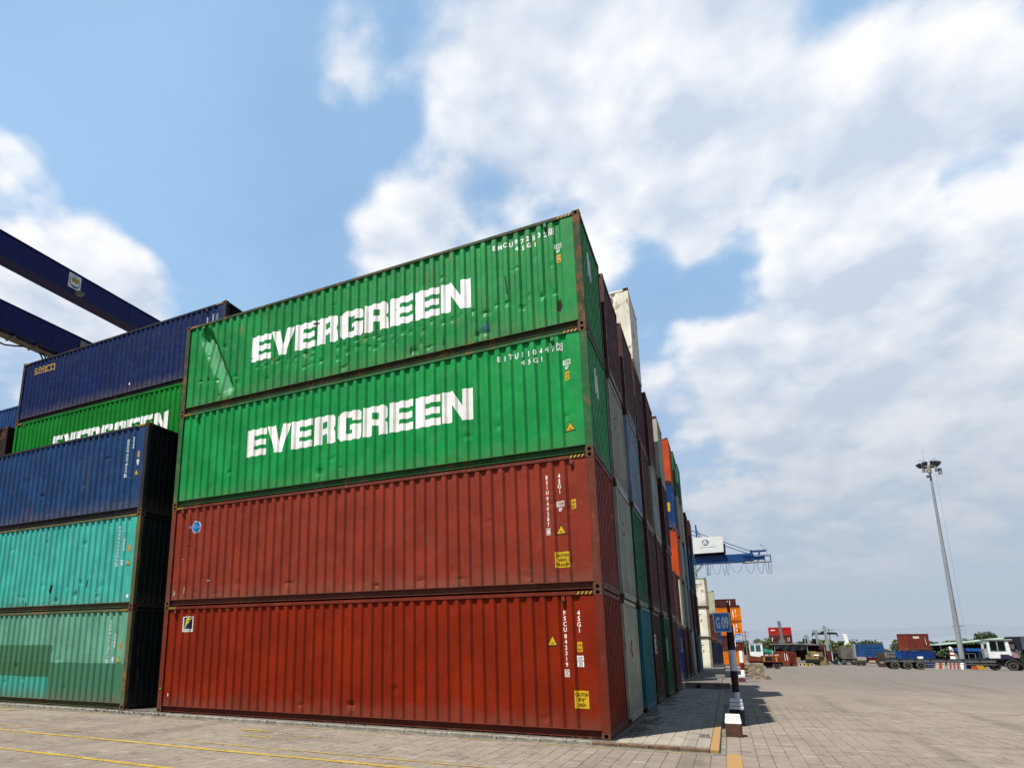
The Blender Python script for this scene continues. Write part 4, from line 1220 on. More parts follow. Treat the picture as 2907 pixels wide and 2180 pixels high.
for k in range(70):
    x1 = 1.715 - k * 0.5
    MB().cbox(x1 - 0.494, x1, -0.36, -0.225, -0.30, 0.002 + 0.004 * sin(k * 1.7), 0.012).build('kerb_stone', [KERBR if k < 4 else KERB], pad)

# ---- painted lines
def line_mat(name, c_, wear):
    m, t, b = newmat(name)
    g = t.n('ShaderNodeNewGeometry'); v = g.outputs['Position']
    t.put(b.inputs['Base Color'], t.mix(t.ramp(t.noise(v, 3, 5), 0.35, 0.7), tuple(x * 0.75 for x in c_), c_))
    b.inputs['Roughness'].default_value = 0.75
    tr = t.n('ShaderNodeBsdfTransparent'); mx_ = t.n('ShaderNodeMixShader')
    f = t.ramp(t.math('ADD', t.math('MULTIPLY', t.noise(t.scale(v, (0.7, 3, 1)), 1.1, 5, 0.6, 0.4), 0.6), t.math('MULTIPLY', t.noise(v, 18, 6, 0.7), 0.4)), wear, wear + 0.06)
    t.l(f, mx_.inputs[0]); t.l(b.outputs[0], mx_.inputs[1]); t.l(tr.outputs[0], mx_.inputs[2])
    t.l(mx_.outputs[0], [n for n in t.t.nodes if n.type == 'OUTPUT_MATERIAL'][0].inputs[0])
    return m
LN = line_mat('line_yellow', (0.30, 0.195, 0.014), 0.53)
LN2 = line_mat('line_faded', (0.28, 0.185, 0.03), 0.49)
LN3 = line_mat('line_patchy', (0.28, 0.185, 0.02), 0.49)
ZL = -0.0455
def ground_line(y, wd, x0, x1, mat, wob=0.012):
    vs, fs = [], []
    n_ = int((x1 - x0) / 0.25)
    for i in range(n_ + 1):
        x = x0 + (x1 - x0) * i / n_
        a = y + wob * sin(x * 1.3) + random.uniform(-0.006, 0.006)
        vs += [(x, a - wd / 2 + random.uniform(-.006, .006), ZL), (x, a + wd / 2 + random.uniform(-.006, .006), ZL)]
        if i: fs.append((2 * i - 2, 2 * i, 2 * i + 1, 2 * i - 1))
    m_ = bpy.data.meshes.new('painted_line'); m_.from_pydata(vs, [], fs); m_.materials.append(None)
    tag(place('painted_line', m_, [mat]), kind='structure')
ground_line(-3.98, 0.125, -26, 1.9, LN)
ground_line(-5.58, 0.12, -26, 1.9, LN)
ground_line(-3.40, 0.065, -26, 1.9, LN2)
ground_line(-0.66, 0.05, -26, 1.75, LN2, 0.004)
MK = MB()
for a in ((-7.9, -1.62, -6.9, -1.48), (-7.55, -1.80, -6.75, -1.66), (-7.2, -2.42, -5.6, -2.28), (-6.8, -2.15, -5.9, -2.0), (-6.1, -1.95, -5.3, -1.82), (-17.6, -1.25, -16.6, -1.05)):
    MK.add([(a[0], a[1], ZL), (a[2] - 0.3, a[1], ZL), (a[2], a[3], ZL), (a[0] + 0.3, a[3], ZL)], [(0, 1, 2, 3)])
tag(MK.build('painted_marking', [LN3], fix=False), kind='structure')
# dark drain grating at the lower left
dg_ = MB().box(-16, -6.6, -7.9, -6.72, -0.062, -0.050)
for k in range(7): dg_.box(-16, -6.6, -6.86 - k * 0.16, -6.79 - k * 0.16, -0.050, -0.036, 1)
tag(dg_.build('drain_grating', [DARK, plain('grating_steel', (0.055, 0.035, 0.045), 0.6, 0.3, 10)]), 'dark steel drain grating set in the paving at the lower left', 'grating')

# ---- dirt and dry grass along the foot of the stacks
dr = random.Random(17)
vs, fs = [], []
def clod(x, y, z, s):
    b0 = len(vs)
    for k in range(6):
        a = 2 * pi * k / 6
        vs.append((x + s * cos(a) * dr.uniform(.6, 1.3), y + s * sin(a) * dr.uniform(.6, 1.5), z))
    vs.append((x + dr.uniform(-.3, .3) * s, y + dr.uniform(-.3, .3) * s, z + s * dr.uniform(.25, .6)))
    fs.extend([(b0 + k, b0 + (k + 1) % 6, b0 + 6) for k in range(6)])
for _ in range(260):
    y = dr.uniform(0.5, 16.8); x = 0.1 + abs(dr.gauss(0, 0.30)) + (0.25 if 1 < y < 5 else 0) * dr.random()
    clod(min(x, 1.7), y, 0.0, dr.uniform(0.008, 0.03))
for cx_, cy_ in ((0.35, 1.1), (0.5, 1.9), (0.4, 3.4), (0.55, 4.2), (1.3, 9.3), (0.7, 7.0), (0.9, 12.6), (1.5, 10.2), (0.5, 30.2), (0.8, 33), (0.6, 36)):
    for _ in range(22): clod(min(1.7, max(0.1, cx_ + dr.gauss(0, 0.16))), cy_ + dr.gauss(0, 0.25), 0.0, dr.uniform(0.008, 0.03))
for _ in range(420): clod(dr.uniform(-14.3, -11.4) if dr.random() < 0.55 else dr.uniform(-26, 0.3), dr.uniform(-0.40, -0.02) , 0.0, dr.uniform(0.008, 0.03))
m_ = bpy.data.meshes.new('debris'); m_.from_pydata(vs, [], fs); m_.materials.append(None)
tag(place('debris', m_, [plain('debris_brown', (0.075, 0.050, 0.032), 0.95, 0.35, 14)]), 'dark leaf litter and dirt along the foot of the stacks', kind='stuff')
vs, fs = [], []
for _ in range(700):
    x = dr.choice((dr.gauss(-3.9, 0.15), dr.gauss(-3.2, 0.1), dr.gauss(-0.6, 0.5), dr.gauss(-5.8, 0.4), dr.gauss(-13.6, 0.35), dr.uniform(-12, 0)))
    y = dr.uniform(-0.12, 0.03); h_ = dr.uniform(0.02, 0.075); a = dr.uniform(0, pi); lean = dr.uniform(-0.05, 0.05)
    b0 = len(vs)
    vs += [(x, y, 0), (x + 0.006 * cos(a), y + 0.006 * sin(a), 0), (x + lean, y + dr.uniform(-.04, .02), h_)]
    fs.append((b0, b0 + 1, b0 + 2))
m_ = bpy.data.meshes.new('dry_grass'); m_.from_pydata(vs, [], fs); m_.materials.append(None)
tag(place('dry_grass', m_, [plain('straw', (0.26, 0.21, 0.12), 0.9)]), 'dry grass growing at the foot of the containers', kind='stuff')

# ---- things lying on the pad and its edge
CONC = plain('block_concrete', (0.36, 0.33, 0.28), 0.9, 0.25, 8, bump=0.4)
tag(MB().cbox(1.50, 1.68, 1.14, 1.26, 0.002, 0.085, 0.012).build('loose_paver', [CONC]), 'loose grey paving stone lying at the edge of the shade', 'stone')
PINK = plain('pink_concrete', (0.36, 0.26, 0.24), 0.85, 0.25, 4, bump=0.3)
beam = empty('concrete_beam', (0.36, 17.35, 0.0), 0.03, 'low pinkish concrete beam lying across the pad beyond the sign post', 'beam')
MB().box(0, 1.76, 0, 0.30, 0.16, 0.245).box(0, 0.44, 0.03, 0.30, 0.0, 0.16).box(0.58, 1.76, 0.03, 0.30, 0.0, 0.16).build('body', [PINK], beam)
MB().box(0.44, 0.58, 0.10, 0.30, 0.0, 0.16).build('slot', [DARK], beam)
tag(MB().cbox(1.35, 1.86, 28.5, 28.85, 0.0, 0.17, 0.02).build('concrete_block', [CONC]), 'squat concrete block in the shade beyond the pinkish beam', 'block')

# ---- sign posts and kerb blocks
S_BLUE = plain('sign_blue', (0.055, 0.29, 0.80), 0.45, 0.12, 3)
P_RED = plain('post_red', (0.28, 0.012, 0.010), 0.5, 0.15, 6)
P_DKR = plain('post_dark_red', (0.050, 0.010, 0.010), 0.5, 0.2, 6)
P_BLK = plain('post_black', (0.012, 0.011, 0.011), 0.6, 0.15, 6)
SIGNW = plain('sign_white', (0.505, 0.53, 0.56), 0.5, 0.06, 8)
def sign_post(x, y, z, label, bands, txt, r=0.075, zs=2.09, hs=0.45, ws=0.36, tilt=0.0):
    root = empty('sign_post', (x, y, z), 0.0, label, 'sign', 'row sign posts on the kerb')
    for za, zb, mt in bands:
        MB().tube([(0, 0, za), (0, 0, zb)], r, 16).build('band', [mt], root)
    MB().tube([(0.02, 0.03, zs - 0.1), (0.02, 0.03, zs + hs + 0.26)], 0.035, 10).build('pipe', [plain('pipe_rust', (0.26, 0.075, 0.025), 0.8, 0.3, 12)], root)
    pl = MB().box(-ws / 2, ws / 2, -r - 0.03, -r - 0.012, zs, zs + hs).build('sign_plate', [SIGNW], root)
    pl.location = (-0.11, 0, 0); pl.rotation_euler = (0, tilt, 0)
    MB().box(-ws / 2 + 0.022, ws / 2 - 0.022, -r - 0.033, -r - 0.029, zs + 0.022, zs + hs - 0.022).build('blue_field', [S_BLUE], pl)
    fl = Flat().text(txt[0], -0.092, zs + hs * 0.22, hs * 0.56, w=0.095, bold=0.045).text(txt[1:], 0.068, zs + hs * 0.22, hs * 0.56, w=0.165, bold=0.045)
    place('lettering', fl.mesh('lettering', lambda u, v: (u, -r - 0.0355, v)), [plain('sign_grey', (0.51, 0.56, 0.60), 0.5, 0.08)], pl)
    return root
sign_post(2.241, 4.9, -0.06, 'blue sign G 09 on a black and white banded post, nearest of the two', [(0.0, 0.36, P_BLK), (0.36, 0.72, SIGNW), (0.72, 1.23, P_DKR), (1.23, 1.735, SIGNW), (1.735, 2.34, P_BLK)], 'G09', r=0.081, zs=2.177, hs=0.486, ws=0.39, tilt=-0.02)
sign_post(2.76, 25.5, -0.06, 'blue sign G 10 on a red and white banded post farther back', [(0.28, 0.62, WHITE), (0.62, 1.0, P_RED), (1.0, 1.62, WHITE), (1.62, 2.25, P_RED)], 'G10', r=0.10, tilt=0.03)
def kerb_block(x0, x1, y0, y1, h_, label, low, top, rows=3):
    root = empty('kerb_block', ((x0 + x1) / 2, (y0 + y1) / 2, -0.055), 0, label, 'bollard')
    a, b_ = (x1 - x0) / 2, (y1 - y0) / 2
    zt_ = h_ * 0.60
    MB().cbox(-a, a, -b_, b_, 0, zt_, 0.015).build('foot', [low], root)
    st = (h_ - zt_) / rows
    for k in range(rows):
        e = 0.002 + 0.008 * k
        MB().cbox(-a + e + 0.006, a - e - 0.006, -b_ + e + 0.006, b_ - e - 0.006, zt_ + k * st - 0.002, zt_ + k * st + st * 0.22, 0.004).build('groove', [low], root)
        MB().cbox(-a + e, a - e, -b_ + e, b_ - e, zt_ + k * st + st * 0.16, zt_ + (k + 1) * st, 0.012).build('stripe', [top], root)
    return root
P_BR = plain('block_brown_red', (0.15, 0.050, 0.035), 0.85, 0.3, 6, bump=0.5, col2=(0.07, 0.04, 0.03))
kerb_block(1.965, 2.275, 1.95, 2.30, 0.43, 'squat brown-red kerb block with bright white striped top, in the sun', P_BR, WHITE)
kerb_block(2.06, 2.37, 4.05, 4.40, 0.60, 'black kerb block with pale striped top, in the shade below sign G 09', P_BLK, SIGNW)
kerb_block(2.52, 2.84, 25.2, 25.8, 0.34, 'small brown-red kerb block under the red and white post', P_BR, SIGNW, 1)

# ---- stack of paving bricks
pile = empty('brick_pile', (3.0, 28.97, -0.064), 0.27, 'neat pile of beige paving bricks beside the red and white post', 'bricks')
BRK = [plain('brick_%d' % k, c_, 0.9, 0.2, 10, bump=0.4) for k, c_ in enumerate(((0.50, 0.40, 0.27), (0.45, 0.34, 0.22), (0.60, 0.48, 0.33), (0.38, 0.29, 0.19)))]
bm_ = [MB().cbox(-0.112, 0.112, -0.055, 0.055, 0, 0.096, 0.008).mesh('brick') for _ in range(3)]
br_ = random.Random(4)
for lay_ in range(9):
    for i in range(4):
        for j_ in range(5):
            if not (j_ == 0 or i == 3 or lay_ == 8 or i == 0): continue
            if lay_ == 8 and br_.random() < 0.25: continue
            off = 0.06 if lay_ % 2 else 0.0
            place('brick', br_.choice(bm_), [br_.choice(BRK)], pile, (0.13 + i * 0.232 + off + br_.uniform(-.012, .012), 0.06 + j_ * 0.116 + br_.uniform(-.008, .008), lay_ * 0.101), (0, 0, br_.uniform(-.06, .06)))
for k, (x, y, lab) in enumerate(((4.02, 29.2, 'loose grey stone leaning at the right foot of the brick pile'), (4.14, 29.5, 'small loose stone just right of the brick pile'))):
    tag(MB().cbox(-0.13, 0.13, -0.1, 0.1, 0, 0.22 - 0.08 * k, 0.03).build('stone', [CONC], None, (x, y, -0.064), (0, 0, 0.5 + k)), lab, 'stone')
tag(MB().cbox(-0.06, 0.06, -0.05, 0.05, 0, 0.16, 0.02).build('plastic_bag', [plain('bag_blue', (0.25, 0.32, 0.55), 0.5)], None, (2.98, 28.4, -0.064)), 'small blue and white plastic bag between post and brick pile', 'bag')

# ------------------------------------------------------------------ yard crane over the left stacks
NAVYC = plain('crane_navy', (0.002, 0.002, 0.125), 0.45, 0.12, 0.8)
BEIGE = plain('crane_beige', (0.42, 0.36, 0.27), 0.6, 0.15, 3)
rtg = empty('gantry_crane', (-30.4, 12, gz(12)), 0, 'dark navy gantry crane with two long girders spanning over the left stacks', 'crane')
def rel(mb, root):
    ox, oy, oz = root.location
    mb.v = [(x - ox, y - oy, z - oz) for x, y, z in mb.v]
    return mb
def girder(x0, x1, zb, zt):
    mb = MB().box(x0, x1, -3.4, 32, zb + 0.06, zt - 0.05)
    mb.box(x0 - 0.06, x1 + 0.06, -3.4, 32, zb, zb + 0.06).box(x0 - 0.06, x1 + 0.06, -3.4, 32, zt - 0.05, zt)
    for k in range(10): mb.box(x1, x1 + 0.012, -2 + k * 3.4, -1.95 + k * 3.4, zb + 0.06, zt - 0.05)
    return rel(mb, rtg).build('girder', [NAVYC], rtg)
girder(-31.26, -30.41, 22.0, 23.40)
girder(-38.97, -38.16, 22.0, 23.87)
rel(MB().box(-39.28, -38.6, 7, 32, 21.88, 21.99), rtg).build('cable_tray', [BEIGE], rtg)
rel(MB().box(-38.15, -38.07, 13.68, 14.9, 22.62, 23.62), rtg).build('beige_plate', [BEIGE], rtg)
for y in (9.27, 10.77, 12.26): rel(MB().bar((-39.28, y, 21.86), (-38.3, y, 21.86), 0.1, 0.15), rtg).build('bracket', [BEIGE], rtg)
for pts in ([(-39.15, 7.65, 21.69), (-39.15, 8.40, 21.45), (-39.15, 9.15, 21.43), (-39.15, 9.77, 21.63), (-39.15, 10.52, 21.94)], [(-39.15, 11.33, 21.94), (-39.15, 11.58, 21.81), (-39.15, 11.95, 21.25), (-39.15, 12.5, 20.6), (-39.15, 13.5, 20.25)], [(-39.03, 11.5, 21.94), (-39.03, 11.76, 21.81), (-39.03, 12.14, 21.3), (-39.03, 12.76, 20.75)]):
    rel(MB().tube(pts, 0.055, 6), rtg).build('cable', [BLACK], rtg)
for x in (-30.8, -38.5):
    for y in (-3.2, 31.6):
        rel(MB().box(x - 0.45, x + 0.45, y - 0.45, y + 0.45, gz(y) + 1.2, 21.98), rtg).build('leg', [NAVYC], rtg)
        rel(MB().tube([(x, y - 0.25, gz(y) + 0.6), (x, y + 0.25, gz(y) + 0.6)], 0.6, 16), rtg).build('wheel', [RUBBER], rtg)
for y in (-3.2, 31.6): rel(MB().box(-39.4, -30.0, y - 0.3, y + 0.3, gz(y) + 0.9, gz(y) + 1.5), rtg).build('sill_beam', [NAVYC], rtg)
sg = rel(MB().box(-30.40, -30.365, 7.41, 8.18, 22.32, 23.24), rtg).build('emblem_board', [PRINT], rtg)
def crane_print(name, fl, mat, e):
    ox, oy, oz = rtg.location
    return place(name, fl.mesh(name, lambda u, v: (-30.365 + e - ox, u - oy, v - oz)), [mat], sg)
crane_print('emblem_ring', Flat().disc(7.795, 22.77, 0.336, 0.386, 24), plain('emblem_blue2', (0.05, 0.09, 0.25), 0.5), 0.003)
crane_print('emblem_white', Flat().disc(7.795, 22.78, 0.293, 0.343, 24), PRINT, 0.006)
crane_print('emblem_yellow', Flat().poly([(7.60, 22.72), (7.61, 22.99), (7.78, 23.07), (8.01, 22.97), (8.03, 22.77), (7.88, 22.69), (7.73, 22.74)]), plain('emblem_gold', (0.62, 0.50, 0.03), 0.5), 0.009)
crane_print('emblem_wave', Flat().poly([(7.53, 22.57), (7.68, 22.52), (7.91, 22.52), (8.06, 22.58), (7.91, 22.45), (7.68, 22.45)]), plain('emblem_blue2', (0.05, 0.09, 0.25)), 0.009)
fl_ = rel(MB().box(-30.40, -30.0, 7.84, 8.25, 22.03, 22.18), rtg).build('floodlight', [plain('lamp_grey', (0.25, 0.26, 0.25), 0.5)], rtg)
rel(MB().box(-30.33, -30.06, 7.89, 8.20, 22.005, 22.028), rtg).build('lens', [plain('lamp_lens', (0.5, 0.5, 0.45), 0.2)], fl_)

# ------------------------------------------------------------------ quay crane far off
QB = plain('quay_blue', (0.012, 0.075, 0.27), 0.45, 0.15, 0.5)
QW = plain('quay_white', (0.53, 0.54, 0.52), 0.6, 0.06, 1)
Q = empty('quay_crane', (0, 232, -2.6), 0, 'far blue quay crane with white machine house and cable loops', 'crane')
def q(mb): return rel(mb, Q)
bt = MB().box(-34, 10.0, 230.5, 233.5, 30.9, 33.7)
q(bt).build('boom', [QB], Q)
q(MB().box(9.98, 13.0, 230.6, 233.4, 31.3, 33.75)).build('boom_tip', [QB], Q)
tip = MB()
for z in (30.75, 32.9): tip.bar((9.5, 230.4, z), (18.2, 230.4, z - 0.1), 0.22); tip.bar((9.5, 233.6, z), (18.2, 233.6, z - 0.1), 0.22)
for x in (10.2, 12.2, 14.2, 16.2, 18.1):
    for y in (230.4, 233.6): tip.bar((x, y, 30.7), (x, y, 32.9), 0.16)
    tip.bar((x, 230.4, 30.75), (x, 233.6, 30.75), 0.2)
for x in (10.2, 14.2): tip.bar((x, 230.4, 30.75), (x + 2, 230.4, 32.85), 0.12)
tip.box(13.0, 16.2, 230.7, 233.3, 31.6, 32.6)
q(tip).build('tip_frame', [QB], Q)
q(MB().box(10.0, 18.2, 230.2, 233.8, 30.55, 30.66)).build('walkway', [QW], Q)
hd = MB().box(12.1, 12.7, 230.6, 233.4, 33.7, 34.9).box(14.6, 15.0, 230.6, 233.4, 33.2, 34.6).box(12.2, 17.0, 230.8, 233.2, 34.3, 34.7)
hd.bar((16.4, 231, 34.6), (16.0, 231, 36.4), 0.1); hd.bar((16.0, 231, 36.4), (15.3, 231, 36.5), 0.16); hd.bar((17.2, 231, 33.4), (17.2, 231, 35.2), 0.09)
q(hd).build('tip_head', [QB], Q)
hs = q(MB().hexa([(-5.95, 229, 34.45), (3.85, 229, 34.55), (3.85, 236, 34.55), (-5.95, 236, 34.45), (-5.6, 229, 40.35), (3.95, 229, 40.2), (3.95, 236, 40.2), (-5.6, 236, 40.35)])).build('machine_house', [QW], Q)
def qp(name, fl, mat, e): return place(name, fl.mesh(name, lambda u, v: (u, 229 - e - 232, v + 2.6)), [mat], hs)
QG = plain('emblem_grey', (0.16, 0.22, 0.34), 0.6)
qp('emblem', Flat().disc(-1.75, 38.25, 1.12, 1.12, 24), QG, 0.02)
qp('emblem_sail', Flat().poly([(-2.7, 37.75), (-1.85, 38.1), (-1.85, 39.2), (-2.1, 39.0)]).poly([(-1.75, 37.95), (-1.35, 37.95), (-1.4, 39.0), (-1.75, 39.15)]).poly([(-2.75, 37.62), (-0.75, 37.70), (-0.95, 37.95), (-2.6, 37.85)]), QW, 0.04)
fl = Flat(); u = -3.6
for k in range(24):
    w_ = random.uniform(0.08, 0.2); fl.rect(u, u + w_, 36.45, 36.68 + random.uniform(0, 0.1)); u += w_ + random.uniform(0.04, 0.12)
qp('small_lettering', fl, plain('faint_grey', (0.42, 0.44, 0.44), 0.7), 0.02)
q(MB().box(3.9, 4.5, 230, 235, 34.6, 37.6)).build('side_stair', [plain('stair_grey', (0.16, 0.17, 0.16), 0.7, 0.4, 2)], Q)
q(MB().box(-5.9, 4.3, 229.4, 235.6, 33.72, 34.44)).build('house_bearers', [DARK], Q)
ms = MB().bar((-4.42, 231, 36), (-4.42, 231, 45.2), 0.5); ms.bar((-4.4, 231, 43.6), (-2.6, 231, 40.3), 0.22); ms.bar((-4.4, 232, 42.4), (-3.1, 232, 40.3), 0.22)
q(ms).build('mast', [QB], Q)
for a, b_ in (((-20, 231, 50.0), (12.3, 231, 34.4)), ((-20, 233, 48.6), (11.7, 233, 33.8))):
    q(MB().bar(a, b_, 0.22)).build('stay', [QB], Q)
q(MB().bar((-20, 232, 33), (-20, 232, 50.2), 1.2)).build('tower', [QB], Q)
for x in (-30, -12):
    for y in (226, 238): q(MB().bar((x, y, -2.6), (x, 232 + (y - 232) * 0.5, 31), 1.1)).build('leg', [QB], Q)
st_ = MB().bar((-2.6, 230.5, 30.9), (-5.8, 230.5, 27.4), 0.35).bar((-3.6, 232.5, 30.9), (-6.2, 232.5, 27.8), 0.25).bar((-5.7, 231, 21), (-5.7, 231, 30.9), 0.6)
st_.box(-6.2, -5.0, 230.5, 231.5, 24.2, 26.0)
q(st_).build('bracket', [plain('quay_grey', (0.33, 0.35, 0.36), 0.6)], Q)
for a, b_, dp in ((-2.35, -1.75, 4.15), (-1.95, -1.45, 4.0), (-1.5, -0.75, 3.9), (-0.34, 2.52, 3.75), (3.02, 4.15, 4.05), (4.25, 5.05, 4.1), (5.3, 9.38, 3.4), (10.1, 13.1, 3.75), (13.7, 15.93, 3.95), (16.25, 17.25, 4.2), (17.2, 18.15, 4.35)):
    pts = []
    for i in range(15):
        s = i / 14; x = a + (b_ - a) * s
        pts.append((x, 230.2, 30.55 - dp * (1 - abs(2 * s - 1) ** 2.3)))
    q(MB().tube(pts, 0.055, 5)).build('cable_loop', [plain('cable_grey', (0.045, 0.05, 0.06), 0.7)], Q)

# ------------------------------------------------------------------ flood light mast
MASTM = plain('mast_grey', (0.40, 0.42, 0.45), 0.55, 0.1, 0.8, 0.2)
M = empty('light_mast', (32.0, 103.3, gz(103.3)), 0, 'tall grey floodlight mast with a ring of lamps', 'light mast')
MB().tube([(0, 0, 0), (0, 0, 9), (0, 0, 18), (0, 0, 29.0)], [0.34, 0.28, 0.21, 0.135], 16).build('pole', [MASTM], M)
MB().tube([(0, 0, 28.9), (0, 0, 30.0)], 0.26, 14).build('collar', [plain('mast_beige', (0.42, 0.37, 0.27), 0.7)], M)
ringp = [(1.15 * cos(2 * pi * i / 24), 1.15 * sin(2 * pi * i / 24), 30.0) for i in range(25)]
MB().tube(ringp, 0.05, 6).build('lamp_ring', [MASTM], M)
sp = MB()
for i in range(4): sp.bar((0, 0, 29.95), (1.15 * cos(i * pi / 2 + .4), 1.15 * sin(i * pi / 2 + .4), 30.0), 0.07)
for a in (3.6, 5.2, 0.2): sp.bar((0, 0, 30.6), (1.4 * cos(a), 1.4 * sin(a), 30.9), 0.05)
sp.bar((-0.35, 0, 29.4), (-0.35, 0, 29.0), 0.16)
sp.tube([(-0.32, 0, 28.2), (-0.32, 0, 28.55)], 0.16, 8)
sp.bar((0.75, -0.3, 29.0), (0.75, -0.3, 29.7), 0.3)
sp.box(-0.95, -0.62, -0.5, -0.2, 29.0, 29.55)
sp.tube([(1.15, -0.3, 28.5), (1.15, -0.3, 29.4)], 0.24, 8)
sp.tube([(-0.45, 0, 30.0), (-0.45, 0, 32.6)], 0.02, 5)
sp.build('head_fittings', [MASTM], M)
for i in range(8):
    a = 2 * pi * (i + 0.25) / 8
    c_, s_ = cos(a), sin(a)
    lo = MB()
    lo.hexa([(-0.32, -0.05, -0.30), (0.32, -0.05, -0.30), (0.26, 0.32, -0.2), (-0.26, 0.32, -0.2), (-0.32, -0.12, 0.28), (0.32, -0.12, 0.28), (0.26, 0.30, 0.2), (-0.26, 0.30, 0.2)])
    o = lo.build('floodlight', [plain('lamp_black', (0.016, 0.017, 0.02), 0.5)], M, (1.3 * c_, 1.3 * s_, 30.15), (0.55, 0, a + pi / 2))
    MB().hexa([(-0.22, -0.075, -0.2), (0.22, -0.075, -0.2), (0.22, -0.06, -0.2), (-0.22, -0.06, -0.2), (-0.22, -0.125, 0.2), (0.22, -0.125, 0.2), (0.22, -0.11, 0.2), (-0.22, -0.11, 0.2)]).build('lens', [plain('lens_grey', (0.22, 0.23, 0.24), 0.3)], o)
MB().tube([(0.62, -0.3, 29.2), (0.66, -0.3, 20), (0.70, -0.3, 10), (0.75, -0.3, 3)], 0.009, 5).build('hanging_cable', [plain('cable_grey', (0.045, 0.05, 0.06))], M)

# ------------------------------------------------------------------ poles and wires
WIRE = plain('wire', (0.16, 0.17, 0.18), 0.7)
WOOD = plain('pole_concrete', (0.22, 0.20, 0.18), 0.8)
poles = []
for x, top, lab in ((6.4, 5.9, 'concrete power pole beyond the orange stack'), (24.6, 6.3, 'concrete power pole beside the second grey boom'), (49.3, 6.9, 'concrete power pole hidden behind the light mast'), (86.0, 5.6, 'concrete power pole far to the right'), (-20.0, 5.6, 'concrete power pole hidden behind the stacks')):
    r_ = empty('power_pole', (x, 170, gz(170)), 0, lab, 'power pole', 'power poles along the far road')
    g_ = gz(170)
    MB().tube([(0, 0, 0), (0, 0, top - g_)], [0.17, 0.10], 8).build('pole', [WOOD], r_)
    MB().box(-0.9, 0.9, -0.06, 0.06, top - g_ - 0.55, top - g_ - 0.42).box(-0.7, 0.7, -0.06, 0.06, top - g_ - 1.4, top - g_ - 1.28).build('crossarm', [WOOD], r_)
    poles.append((x, top))
poles.sort()
for (xa, za), (xb, zb) in zip(poles, poles[1:]):
    r_ = empty('power_line', ((xa + xb) / 2, 170, min(za, zb)), 0, 'bundle of sagging wires between the poles at x %d' % 0, 'power line', 'wires between the power poles')
    r_['label'] = {-20.0: 'sagging wires left of the first power pole', 6.4: 'sagging wires behind the red containers and grey booms', 24.6: 'sagging wires left of the light mast', 49.3: 'sagging wires right of the light mast'}[xa]
    ox, oz = (xa + xb) / 2, min(za, zb)
    for k in range(6):
        dz = -0.1 - 0.42 * k
        pts = []
        for i in range(13):
            s = i / 12
            pts.append((xa + (xb - xa) * s - ox, 0.2 * (k % 3), za + (zb - za) * s + dz - (0.9 + 0.1 * k) * 4 * s * (1 - s) * 0.55 - oz))
        MB().tube(pts, 0.017, 4).build('wire', [WIRE], r_)

# ------------------------------------------------------------------ trees
def leaf_mat(name, c_):
    m, t, b = newmat(name)
    g = t.n('ShaderNodeNewGeometry'); oi = t.n('ShaderNodeObjectInfo')
    f = t.math('FRACT', t.math('ADD', g.outputs['Random Per Island'], oi.outputs['Random']))
    t.put(b.inputs['Base Color'], t.mix(f, tuple(x * 0.55 for x in c_), tuple(x * 1.25 for x in c_)))
    b.inputs['Roughness'].default_value = 0.7
    b.inputs['Specular IOR Level'].default_value = 0.2
    return m
LEAF = [leaf_mat('leaf_a', (0.050, 0.070, 0.026)), leaf_mat('leaf_b', (0.038, 0.055, 0.024)), leaf_mat('leaf_c', (0.068, 0.088, 0.030))]
BARK = plain('bark', (0.10, 0.075, 0.05), 0.95, 0.3, 4)
tr = random.Random(31)
def crown_mesh(rx, rz, n, seed, leaf=0.34):
    r_ = random.Random(seed)
    lobes = [(r_.uniform(-.65, .65) * rx, r_.uniform(-.65, .65) * rx, r_.uniform(-.5, .6) * rz, r_.uniform(.30, .55)) for _ in range(9)]
    vs, fs = [], []
    for _ in range(n):
        lx_, ly_, lz_, ls = r_.choice(lobes)
        while True:
            a, b_, c_ = r_.uniform(-1, 1), r_.uniform(-1, 1), r_.uniform(-1, 1)
            q_ = a * a + b_ * b_ + c_ * c_
            if 0.15 < q_ < 1: break
        p = Vector((lx_ + a * ls * rx, ly_ + b_ * ls * rx, lz_ + c_ * ls * rz))
        nrm = Vector((r_.gauss(0, 1), r_.gauss(0, 1), r_.gauss(0.5, 1))).normalized()
        s = nrm.orthogonal().normalized() * leaf * r_.uniform(.5, 1.1)
        t_ = nrm.cross(s).normalized() * leaf * r_.uniform(.25, .6)
        b0 = len(vs)
        vs += [tuple(p - s), tuple(p + t_), tuple(p + s), tuple(p - t_)]
        fs.append((b0, b0 + 1, b0 + 2, b0 + 3))
    me = bpy.data.meshes.new('crown'); me.from_pydata(vs, [], fs); me.materials.append(None)
    return me
CROWNS = [crown_mesh(3.0, 1.7, 1500, 40 + k) for k in range(4)]
TRUNK = MB().tube([(0, 0, 0), (0.1, 0, 1.5), (0.0, 0.1, 3.2)], [0.24, 0.18, 0.10], 8).tube([(0.08, 0, 1.6), (0.9, 0.2, 3.0)], [0.1, 0.05], 6).tube([(0.05, 0, 1.9), (-0.8, -0.2, 3.2)], [0.1, 0.05], 6).mesh('trunk')
WORDS = ['leafy', 'bushy', 'rounded', 'spreading', 'dense', 'loose']
def tree(x, y, h_, wd, label, lf=0, group='trees along the far edge of the yard'):
    r_ = empty('tree', (x, y, gz(y)), tr.uniform(0, 6), label, 'tree', group)
    ct = place('trunk', TRUNK, [BARK], r_); ct.scale = (1, 1, h_ * 0.55 / 3.2)
    o = place('crown', tr.choice(CROWNS), [LEAF[lf]], r_, (0, 0, h_ * 0.62)); o.scale = (wd / 3.0, wd / 3.0, h_ * 0.40 / 1.7)
    return r_
FRONDS = []
